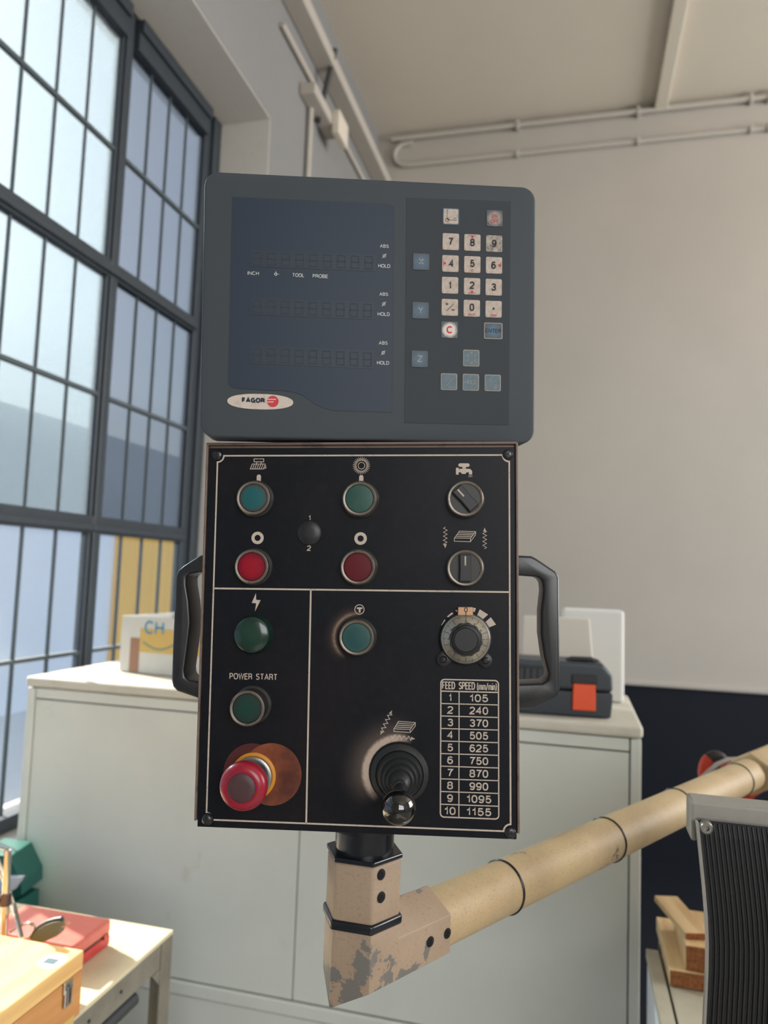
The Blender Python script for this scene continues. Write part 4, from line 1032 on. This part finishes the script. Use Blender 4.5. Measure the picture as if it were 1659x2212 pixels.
for k, s in enumerate(vals):
    zz = wt-(hd+rw*(k+.5))*(wt-wbm)
    add_text(tx_, str(k+1), ul+(ur-ul)*.165, zz, (8 if k == 0 else 23 if k == 9 else 12)*K*(.8 if k == 0 else 1), 15.5*K, YT, .022)
    add_text(tx_, s, ul+(ur-ul)*.66, zz, (38 if len(s) == 3 else 50)*K, 15.5*K, YT, .022)
tx_.build('lettering', m_print, lab)
tx_ = MB(); zz = wt-hd*.5*(wt-wbm)
add_text(tx_, 'FEED', ul+(ur-ul)*.135, zz, 27*K, 15.5*K, YT, .012)
add_text(tx_, 'SPEED', ul+(ur-ul)*.452, zz, 34*K, 15.5*K, YT, .012)
add_text(tx_, '(mm/min)', ul+(ur-ul)*.80, zz-.0003, 41*K, 15*K, YT, .0)
tx_.build('lettering', m_print, lab)

# push buttons
def button(cx_, cy_, h, lensm, label, R=.0140, ringm=None, lens_r=.0118):
    c = pu(cx_, cy_, h); O = (c[0], 0, c[1])
    M = T(c[0], 0, c[1])
    b = MB().lathe([(.0155, 0), (.0158, -.0012), (.0150, -.0022), (.0138, -.003), (.0136, -h+.002)], 56, M).build('push_button', m_collar, bxr, smooth=35)
    b['label'] = label
    MB().lathe([(.0134, -h+.0025), (R, -h+.002), (R+.0002, -h), (R-.0006, -h-.0006), (R-.0020, -h-.0003), (R-.0024, -h+.0025)], 56, M, cap=False).build('bezel_ring', ringm or m_ring, b, smooth=35)
    mb = MB().lathe([(lens_r, .002), (lens_r, -.0002), (lens_r-.0006, -.0008), (lens_r*.6, -.0011), (.0002, -.0012)], 48, T(c[0], -h+.0006, c[1]))
    mb.build('lens', lensm, b, smooth=35, origin=(c[0], -h, c[1]))
    return b
button(547, 1075.5, .0085, m_tealgrn, 'teal green push button under the cutter symbol')
button(776.5, 1077, .0085, m_green1, 'dull green push button under the gear symbol')
button(543.3, 1224, .0095, m_red1, 'bright red push button on the left')
button(773, 1225, .0085, m_red2, 'dull dark red push button in the middle')
button(770, 1377.3, .0105, m_green2, 'teal push button below the circled letter')
button(533.6, 1530.5, .0185, m_green3, 'dark green push button under the lettering')
# indicator lamp (dome, no ring)
c = pu(543, 1371.5, .009)
b = MB().lathe([(.0162, 0), (.0162, -.0015), (.0155, -.0025), (.0150, -.006), (.0145, -.0085), (.0125, -.0098), (.007, -.0106), (.0002, -.0108)], 56, T(0, 0, 0)).build('indicator_lamp', m_greenlamp, bxr, smooth=40, origin=(0, 0, 0))
b.location = (c[0], 0, c[1]); b['label'] = 'dark green domed indicator lamp'
# blanking plug
c = pu(667.5, 1151, .003)
MB().lathe([(.0102, 0), (.0102, -.0015), (.0088, -.0026), (.004, -.003), (.0002, -.0031)], 48, T(c[0], 0, c[1])).build('blanking_plug', m_knob, bxr, smooth=40)
# selector switches
def selector(cx_, cy_, ang, h=.008):
    c = pu(cx_, cy_, h); M = T(c[0], 0, c[1])
    b = MB().lathe([(.0155, 0), (.0158, -.0012), (.0146, -.0025), (.0140, -h+.001)], 56, M).build('selector_switch', m_collar, bxr, smooth=35)
    MB().lathe([(.0140, -h+.0015), (.0147, -h+.001), (.0147, -h), (.0140, -h-.0006), (.0126, -h-.0003), (.0120, -h+.003)], 56, M, cap=False).build('bezel_ring', m_ring, b, smooth=35)
    MB().lathe([(.0122, -h+.0040), (.0002, -h+.0040)], 48, M).build('dial_well', m_knob, b)
    R = M @ Matrix.Rotation(ang, 4, 'Y')
    g = MB(); g.prism([(-.0050, -.0112), (.0050, -.0112), (.0046, 0), (.0050, .0112), (-.0050, .0112), (-.0046, 0)], -h+.004, -h-.0035, R); g.build('grip', m_knob, b, bevel=.0010, seg=2)
    g = MB(); g.prism([(-.0006, .002), (.0006, .002), (.0006, .0095), (-.0006, .0095)], -h-.0034, -h-.0038, R); g.build('pointer_line', m_print, b)
selector(1005.5, 1077, math.radians(-42)); selector(1005, 1227, 0)
# feed dial
c = pu(1006, 1380, .006); Md = T(c[0], 0, c[1])
dl = MB(); dl.lathe([(.0212, 0), (.0212, -.004), (.0206, -.0055), (.0196, -.0058), (.0196, -.003)], 64, Md)
for px_, py_ in ((958, 1424.5), (1049, 1427)):
    e_ = pu(px_, py_, .003); dl.lathe([(.0056, 0), (.0056, -.003), (.005, -.0034), (.0001, -.0034)], 28, T(e_[0], 0, e_[1]))
    k0 = Vector((e_[0]-c[0], e_[1]-c[1])).normalized(); nn_ = Vector((-k0.y, k0.x))*.0055
    a1_ = Vector(c)+k0*.012; a2_ = Vector(e_)
    dl.prism([tuple(a1_-nn_), tuple(a2_-nn_), tuple(a2_+nn_), tuple(a1_+nn_)], 0, -.0028)
dl = dl.build('feed_dial', m_knob, bxr, smooth=35)
MB().lathe([(.0197, -.003), (.0197, -.0060), (.0190, -.0066), (.0125, -.0098), (.0125, -.004)], 64, Md).build('scale_ring', m_dial, dl, smooth=35)
tk = MB()
def cone(r): return -.0066-(.0190-r)/(.0065)*.0032-.00012
for k in range(100):
    a = math.pi/2 - 2*math.pi*k/100*1.0
    ln_ = .0046 if k % 10 == 0 else .0026 if k % 5 == 0 else .0015
    r0_, r1_ = .0189, .0189-ln_; w2 = .00015 if k % 5 else .00021
    ca, sa = math.cos(a), math.sin(a)
    P = []
    for r, s in ((r0_, -1), (r0_, 1), (r1_, 1), (r1_, -1)): P.append((r*ca-s*w2*sa, cone(r), r*sa+s*w2*ca))
    tk.add(P+[(p[0], p[1]+.0002, p[2]) for p in P], [(0,1,2,3), (7,6,5,4), (0,4,5,1), (2,6,7,3)], Md)
for k, s in enumerate(['10', '9', '8', '7', '6', '5', '4', '3', '2', '1']):
    a = math.pi/2-2*math.pi*k/10*.83
    if k in (4, 5, 6, 7, 8): continue
    r = .0136; t2 = MB(); add_text(t2, s, r*math.cos(a), r*math.sin(a), None, .0022, cone(r)-.0001, 0, a-math.pi/2); tk.add(t2.v, t2.f, Md)
for s, a in (('0', math.radians(148)), ('1', math.radians(180))):
    r = .0136; t2 = MB(); add_text(t2, s, r*math.cos(a), r*math.sin(a), None, .0022, cone(r)-.0001, 0, a-math.pi/2); tk.add(t2.v, t2.f, Md)
tk.build('scale_marks', m_ink, dl)
kn = []
N = 72
for i in range(N):
    a = 2*math.pi*i/N; rr = .0128 + .0006*(1 if (i//3) % 2 else 0); kn.append((rr*math.cos(a), rr*math.sin(a)))
MB().prism(kn, -.004, -.0165, Md).build('knob', m_knob, dl, bevel=.0008)
MB().lathe([(.0118, -.0164), (.0112, -.0185), (.0095, -.0192), (.0090, -.0184), (.0002, -.0184)], 48, Md).build('knob_cap', m_knob, dl, smooth=35)
def cz5(x, y): return (940+x/11.06, 1290+y/11.06)
tbm = MB(); tbm.prism([pu(*cz5(*p), .007) for p in ((545, 235), (900, 235), (905, 440), (540, 440))], -.0045, -.0072); tbo = tbm.build('pointer_tab', m_brass, dl, bevel=.0006)
tbm = MB(); zc_ = pu(*cz5(735, 300), .0073); tbm.stroke([(zc_[0]+.0012*math.cos(t), zc_[1]+.0017*math.sin(t)) for t in [2*math.pi*i/12 for i in range(12)]], .0006, -.00735, True); tbm.stroke([(zc_[0], zc_[1]-.0018), (zc_[0], zc_[1]-.0050)], .0006, -.00735)
tbm.build('index_line', m_ink, tbo)
sg = MB()
for P in (((1065, 290), (1265, 415), (1140, 525), (1005, 425)), ((1330, 480), (1455, 655), (1280, 725), (1195, 595)), ((905, 250), (975, 262), (945, 355), (905, 345)), ((400, 362), (435, 395), (305, 485), (285, 460)), ((225, 530), (248, 550), (160, 672), (145, 665)), ((480, 310), (530, 300), (530, 365), (505, 350))):
    sg.flat([pu(*cz5(*p)) for p in P], YP)
sg.build('scale_segments', m_print, bxr)
# screws
def screw(cx_, cy_, r, h, parent=bxr):
    c = pu(cx_, cy_, h); M = T(c[0], 0, c[1])
    s = MB().lathe([(r, 0), (r, -h*.35), (r*.85, -h*.75), (r*.5, -h), (.0002, -h*1.05)], 28, M).build('screw', m_screw, parent, smooth=50)
    x = MB(); R = M @ Matrix.Rotation(.6, 4, 'Y'); x.box((-r*.55, -h*1.02, -r*.12), (r*.55, -h*1.12, r*.12), R); x.box((-r*.12, -h*1.02, -r*.55), (r*.12, -h*1.12, r*.55), R); x.build('cross_slot', m_ink, s)
screw(468, 982, .0044, .0014); screw(1097, 981, .0044, .0016); screw(446, 1772, .0050, .0036); screw(1103, 1801, .0046, .0022)
screw(958, 1424.5, .0034, .0046, dl); screw(1049, 1427, .0034, .0046, dl)
# emergency stop
dm = pu(545.5, 1671); do = pu(587, 1672)
MB().lathe([(.0245, -.0002), (.0245, -.0006)], 64, T(dm[0], 0, dm[1])).build('legend_disc', m_maroon, bxr)
MB().lathe([(.0250, -.0004), (.0250, -.0009)], 64, T(do[0], 0, do[1])).build('legend_disc', m_orangedisc, bxr, origin=None)['label'] = 'grimy orange disc behind the emergency button'
hm = .037
ce = pu(522, 1702, hm); be = ce
es = MB().lathe([(.0188, -.0008), (.0188, -.003), (.0170, -.0036), (.0160, -.0036)], 56, T(be[0], 0, be[1])).build('emergency_stop', m_amber, bxr, smooth=35)
es['label'] = 'red mushroom emergency stop button with amber ring'
MB().lathe([(.0165, -.0030), (.0165, -.0075), (.0150, -.0082), (.0140, -.0082)], 56, T(be[0], 0, be[1])).build('collar', m_zinc, es, smooth=35)
kn = []
for i in range(160):
    a = 2*math.pi*i/160; rr = .0135+(.0005 if i % 2 else 0); kn.append((rr*math.cos(a), rr*math.sin(a)))
MB().prism(kn, -.006, -.024, T(be[0], 0, be[1])).build('neck', m_knob, es)
MB().lathe([(.0130, -.022), (.0170, -.0245), (.0186, -.0275), (.0190, -.0310), (.0182, -.0345), (.0160, -.0370), (.0130, -.0382), (.0112, -.0380)], 64, T(be[0], 0, be[1]), cap=False).build('mushroom_head', m_estop, es, smooth=60)
MB().lathe([(.0113, -.0370), (.0113, -.0378), (.0108, -.0384), (.0060, -.0388), (.0002, -.0389)], 56, T(be[0], 0, be[1])).build('worn_cap', m_estopcap, es, smooth=50)
# joystick
jb_ = pu(863, 1670); jt = pu(864, 1702, .030); jbl = pu(861.3, 1743, .055)
bp_ = []
Nn = 56; levels = [(.0236, 0), (.0236, .002), (.0222, .0035), (.0196, .0050), (.0188, .0040), (.0182, .0075), (.0168, .0100), (.0150, .0095), (.0146, .0125), (.0134, .0145), (.0118, .0140), (.0114, .0170), (.0102, .0190), (.0088, .0185), (.0082, .0215), (.0060, .0250), (.0050, .0262), (.0050, .0290)]
vv = []; ff = []
for r, hgt in levels:
    t = min(1, hgt/.030); t = t**1.2
    cu_, cw_ = jb_[0]+(jt[0]-jb_[0])*t, jb_[1]+(jt[1]-jb_[1])*t
    for j in range(Nn):
        a = 2*math.pi*j/Nn; vv.append((cu_+r*math.cos(a), -hgt, cw_+r*math.sin(a)))
for i in range(len(levels)-1):
    for j in range(Nn): ff.append((i*Nn+j, i*Nn+(j+1) % Nn, (i+1)*Nn+(j+1) % Nn, (i+1)*Nn+j))
ff.append([(len(levels)-1)*Nn+j for j in range(Nn)])
js = MB(); js.add(vv, ff); js = js.build('joystick', m_rubberboot, bxr, smooth=35); js['label'] = 'black joystick with ribbed rubber boot and ball knob'
MB().tube([(jt[0], -.026, jt[1]), (jbl[0], -.052, jbl[1])], [.0042, .0034], 20).build('stick', m_knob, js, smooth=40)
sp = MB(); prof = [(.0126*math.sin(math.pi*i/24)+1e-5, .0126*math.cos(math.pi*i/24)) for i in range(25)]
sp.lathe(prof, 48, T(jbl[0], -.056, jbl[1])); sp.build('ball_knob', m_ball, js, smooth=180)

# side handles
def chain(pts, off): return [pu(x, y, off) for x, y in pts]
LH = [(446, 1194), (430, 1200), (396, 1222), (384, 1232), (379, 1246), (372, 1400), (370, 1470), (373, 1484), (382, 1494), (428, 1509), (446, 1514),
      (446, 1474), (428, 1472), (408, 1470), (399, 1462), (398, 1448), (406, 1390), (411, 1345), (408, 1300), (402, 1262), (402, 1246), (410, 1238), (430, 1236), (446, 1236)]
RH = [(1108, 1199), (1124, 1200), (1148, 1201), (1158, 1206), (1200, 1234), (1208, 1246), (1209, 1400), (1210, 1490), (1205, 1502), (1196, 1509), (1152, 1530), (1124, 1531), (1108, 1531),
      (1108, 1478), (1124, 1478), (1172, 1476), (1184, 1468), (1185, 1455), (1176, 1420), (1169, 1370), (1169, 1320), (1174, 1275), (1172, 1255), (1162, 1246), (1124, 1243), (1108, 1243)]
for P in (LH, RH):
    P2 = chain(P, -.010)
    MB().prism(P2, .010, .042).build('handle', m_handle, bxr, bevel=.0022, seg=3, smooth=40, ang=35)

# ================================================================ DIGITAL READOUT DISPLAY
dr_ = root('digital_readout', 'anthracite digital position readout with keypad on top of control box', 'display', M=DM, local=True)
def dpx(pts, off=0): return [du(x, y, off) for x, y in pts]
DU, DW = .1428, .1128
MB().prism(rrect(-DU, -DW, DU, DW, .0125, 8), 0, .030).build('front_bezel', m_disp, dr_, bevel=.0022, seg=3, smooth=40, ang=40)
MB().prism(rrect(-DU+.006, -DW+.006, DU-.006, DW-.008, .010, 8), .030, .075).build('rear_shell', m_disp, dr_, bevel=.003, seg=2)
MB().box((-.04, .02, -DW+.001), (.04, .07, -DW+.010)).build('mounting_foot', m_knob, dr_, bevel=.001)
def bez(p0, p1, p2, p3, n=10):
    return [tuple((1-t)**3*np.array(p0)+3*(1-t)**2*t*np.array(p1)+3*(1-t)*t*t*np.array(p2)+t**3*np.array(p3)) for t in [i/n for i in range(n+1)]]
scr = [(502.3, 426)] + bez((838, 441.5), (846, 442), (850.6, 448), (850.6, 458), 5) + [(846, 890.5), (725, 887)] + bez((725, 887), (690, 884), (672, 866), (655, 855), 8)[1:] + bez((655, 855), (632, 843), (610, 844), (586, 843.5), 6)[1:] + [(515, 839)] + bez((515, 839), (500, 838), (493.5, 832), (493.5, 824), 4)[1:]
scr = scr[::-1]
g = MB(); g.prism([du(x+(-.8 if x < 600 else .8), y+(.8 if y > 700 else -.8)) for x, y in scr], .001, -.0002); g.build('window_groove', m_groove, dr_)
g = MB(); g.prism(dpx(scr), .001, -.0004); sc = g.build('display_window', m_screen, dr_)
YD = -.0005
for i, P in enumerate((((542, 541), (812, 550), (811, 587), (541, 576)), ((542, 644), (809, 653), (808, 691), (541, 680)), ((542, 746), (809, 758), (808, 797), (541, 786)))):
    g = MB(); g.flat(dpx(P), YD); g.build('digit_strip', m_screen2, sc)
    # unlit seven segment figures
    g = MB()
    a, b, c_, d_ = [Vector(q) for q in dpx(P)]
    for k in range(9):
        u = (k+.5)/9
        top = a+(b-a)*u; bot = d_+(c_-d_)*u; mid = (top+bot)/2; hh_ = (top-bot).length*.36; ww = .0032
        s = [(mid.x-ww, mid.y+hh_), (mid.x+ww, mid.y+hh_), (mid.x+ww, mid.y), (mid.x-ww, mid.y)]
        g.stroke(s, .0008, YD-.0002, True); g.stroke([(mid.x-ww, mid.y), (mid.x-ww, mid.y-hh_), (mid.x+ww, mid.y-hh_), (mid.x+ww, mid.y)], .0008, YD-.0002)
    g.build('digit_segments', m_seg, sc)
def dtxt(s, x, y, w_, h_, m=m_prt, parent=None, bold=.01, yy=YD, name='lettering'):
    mb = MB(); c = du(x, y); add_text(mb, s, c[0], c[1], w_*KD if w_ else None, h_*KD, yy, bold); return mb.build(name, m, parent or sc)
def c1_(x, y): return (420+x/3.606, 350+y/3.606)
for yy in ((657, 733, 811), (1031, 1107, 1186), (1411, 1487, 1565)):
    x_ = {657: 1479, 1031: 1475, 1411: 1470}[yy[0]]
    dtxt('ABS', *c1_(x_, yy[0]), 19, 7.2); dtxt('HOLD', *c1_(x_-1, yy[2]), 26, 7.8)
    mb = MB(); c = du(*c1_(x_, yy[1])); mb.stroke([(c[0]+.00115*math.cos(t), c[1]+.00125*math.sin(t)) for t in [2*math.pi*i/14 for i in range(14)]], .0004, YD, True); mb.stroke([(c[0]-.0017, c[1]-.0019), (c[0]+.0017, c[1]+.0019)], .0004, YD); mb.build('diameter_symbol', m_prt, sc)
dtxt('INCH', *c1_(459, 868), 23.5, 7.6); dtxt('TOOL', *c1_(809, 883), 25, 7.8); dtxt('PROBE', *c1_(981, 891), 32.5, 7.8)
mb = MB(); c = du(*c1_(634, 875)); annulus(mb, c[0], c[1], .0008, .0013, YD); mb.stroke([(c[0], c[1]+.001), (c[0], c[1]+.0026)], .0003, YD); mb.stroke([(c[0]+.001, c[1]), (c[0]+.0028, c[1])], .0003, YD); mb.flat([(c[0], c[1]), (c[0]+.0011, c[1]), (c[0]+.0008, c[1]+.0008), (c[0], c[1]+.0011)], YD); mb.build('datum_symbol', m_prt, sc)
# badge
mb = MB(); c = du(562.5, 867); P = []
for i in range(48):
    t = 2*math.pi*i/48; ct, st = math.cos(t), math.sin(t)
    P.append((c[0]+.0275*math.copysign(abs(ct)**.85, ct), c[1]-.0004+.0066*math.copysign(abs(st)**.9, st)))
mb.prism(P, .001, -.0008); bd = mb.build('maker_badge', m_badge, dr_, bevel=.0002)
dtxt("FAGOR", 547.5, 865, 48, 11, m_navy, bd, .08, -.00082)
mb = MB(); c = du(589.5, 867.5); mb.lathe([(.0048, -.0008), (.0048, -.0010), (.0001, -.0010)], 36, T(c[0], 0, c[1])); lo_ = mb.build('emblem', m_redp, bd)
mb = MB()
for k, (a_, b_, dz) in enumerate(((-.0050, .0022, .0016), (-.0050, .0002, -.0006))):
    mb.flat([(c[0]+a_, c[1]+dz-.0004), (c[0]+b_, c[1]+dz-.0004), (c[0]+b_+.0008, c[1]+dz+.0006), (c[0]+a_, c[1]+dz+.0004)], -.0010)
mb.build('emblem_stripe', m_badge, lo_)
# keypad
kp = [(879, 428.5), (1102, 436), (1098, 918), (874.5, 913)][::-1]
g = MB(); g.prism([du(x+(-.9 if x < 900 else .9), y+(.9 if y > 700 else -.9)) for x, y in kp], .001, -.0002); g.build('keypad_groove', m_groove, dr_)
g = MB(); g.prism(dpx(kp), .001, -.0004); kpd = g.build('keypad', m_pad, dr_)
def key(cx_, cy_, m, sz=36, szh=36.5, frame=None):
    c = du(cx_, cy_); a, b = sz/2*KD, szh/2*KD
    k = MB().prism(rrect(-a, -b, a, b, .0013, 4), 0, -.0006).build('key', frame or m, kpd, bevel=.0003, origin=(0, 0, 0))
    k.location = (c[0], -.0003, c[1])
    if frame: 
        i = .0009; MB().prism(rrect(-a+i, -b+i, a-i, b-i, .0010, 4), -.0005, -.0008).build('key_face', m, k)
    return k, c
def kt(k, fn, m, name='key_symbol'):
    mb = MB(); fn(mb); return mb.build(name, m, k)
def ktx(s, w_, h_, m=m_ink, dx=0, dz=0, bold=.015, name='key_symbol'):
    return lambda k: kt(k, lambda mb: add_text(mb, s, dx*KD, dz*KD, w_*KD if w_ else None, h_*KD, YK, bold), m, name)
YK = -.0008
digits = [('7', 973.4, 522.7), ('8', 1020, 524.8), ('9', 1067, 526.9), ('4', 972.6, 570), ('5', 1019.8, 572), ('6', 1066.7, 573.8), ('1', 971.8, 616.8), ('2', 1019.3, 619), ('3', 1066, 621), ('0', 1018.8, 666.5)]
for s, x, y in digits:
    k, c = key(x, y, m_key9 if s == '9' else m_key)
    ktx(s, 6.5 if s == '1' else 10.5, 16.5, dz=2 if s in '250' else 0, dx=2 if s == '4' else -1 if s == '6' else 0, bold=.03)(k)
    if s in '8246':
        ux, uz = {'8': (0, 1), '2': (0, -1), '4': (-1, 0), '6': (1, 0)}[s]
        def fn(mb):
            cu_, cw_ = ux*12.2*KD, uz*12.2*KD
            mb.flat(circ(cu_, cw_, 2.7*KD, 16), YK)
            e1 = Vector((ux, uz))*15*KD; t_ = Vector((uz, ux))*7.5*KD
            mb.stroke([tuple(e1-t_), tuple(e1+t_)], .0003, YK)
        kt(k, fn, m_redp, 'arrow_mark')
    if s == '5': kt(k, lambda mb: annulus(mb, 0, -13*KD, 2*KD, 2.7*KD, YK), m_redp, 'circle_mark')
    if s == '0': ktx('inch', 15, 6, m_redp, dz=-13.5, bold=0, name='lettering')(k)
k, c = key(1065.7, 668.4, m_key); kt(k, lambda mb: mb.flat(circ(0, 1*KD, 2.4*KD, 16), YK), m_ink); ktx('tool', 13, 6, m_redp, dz=-13, bold=0, name='lettering')(k)
k, c = key(971.3, 664.5, m_key)
kt(k, lambda mb: (mb.stroke([(-7*KD, -8*KD), (9*KD, 8*KD)], .0004, YK), mb.stroke([(-9.5*KD, 7*KD), (-3.5*KD, 7*KD)], .0005, YK), mb.stroke([(-6.5*KD, 4*KD), (-6.5*KD, 10*KD)], .0005, YK), mb.stroke([(4*KD, -5.5*KD), (10*KD, -5.5*KD)], .0007, YK)), m_ink)
k, c = key(973.6, 468.6, m_key, frame=m_bkey)
kt(k, lambda mb: (annulus(mb, -8*KD, -8*KD, 3.2*KD, 4.2*KD, YK), mb.flat([(-8*KD, -8*KD), (-4*KD, -8*KD), (-5*KD, -5.2*KD), (-8*KD, -4*KD)], YK), mb.stroke([(-8*KD, -4*KD), (-8*KD, 14*KD)], .0003, YK), mb.stroke([(-4*KD, -8*KD), (13*KD, -8*KD)], .0003, YK)), m_ink)
ktx('n', 5, 5, dx=9, dz=-4, bold=0)(k)
k, c = key(1068, 472.5, m_keyon); ktx('ON', 13, 7, m_redp, dz=5, bold=0)(k); ktx('OFF', 18, 7, m_redp, dz=-7, bold=0)(k); kt(k, lambda mb: mb.stroke([(-6*KD, -1*KD), (8*KD, -1*KD)], .0002, YK), m_redp, 'dividing_line')
k, c = key(970.8, 713, m_keyc); ktx('C', 13.5, 16, m_redp, bold=.03)(k)
k, c = key(1065, 715.3, m_bkeyr, 41, 36, frame=m_frame_key); ktx('ENTER', 34, 9, m_navy, bold=.02)(k)
for s, x, y in (('X', 909.5, 566), ('Y', 908.2, 671), ('Z', 906.4, 775.8)):
    k, c = key(x, y, m_bkeyr); ktx(s, 11.5, 14.5, m_frame_key, bold=.03)(k)
k, c = key(1017.5, 774, m_bkey, frame=m_frame_key)
hexp = [(9.5*KD*math.sin(t), 11*KD*math.cos(t)) for t in [math.pi/3*i for i in range(6)]]
kt(k, lambda mb: (mb.stroke(hexp, .0002, YK, True), [annulus(mb, p[0], p[1], 1.4*KD, 2.3*KD, YK, n=14) for p in hexp]), m_frame_key)
k, c = key(969.5, 825, m_bkey, frame=m_frame_key)
kt(k, lambda mb: (mb.stroke([(-6*KD, -9*KD), (8*KD, 7*KD)], .0003, YK), mb.stroke([(-12*KD, 7*KD), (0, 7*KD)], .0003, YK), mb.stroke([(-12*KD, 11*KD), (-3*KD, 11*KD)], .0002, YK), mb.stroke([(-1*KD, -12*KD), (14*KD, -12*KD)], .0003, YK)), m_frame_key)
k, c = key(1016.7, 826.3, m_bkey, frame=m_frame_key); ktx('HOLD', 25, 8.5, m_frame_key, bold=0)(k)
k, c = key(1063.9, 827.6, m_bkey, frame=m_frame_key); ktx('1', 3, 8, m_frame_key, dx=-6, dz=5, bold=0)(k); ktx('2', 6, 8, m_frame_key, dx=6, dz=-7.5, bold=0)(k); kt(k, lambda mb: mb.stroke([(-7*KD, -7*KD), (7*KD, 6*KD)], .0003, YK), m_frame_key, 'slash_mark')
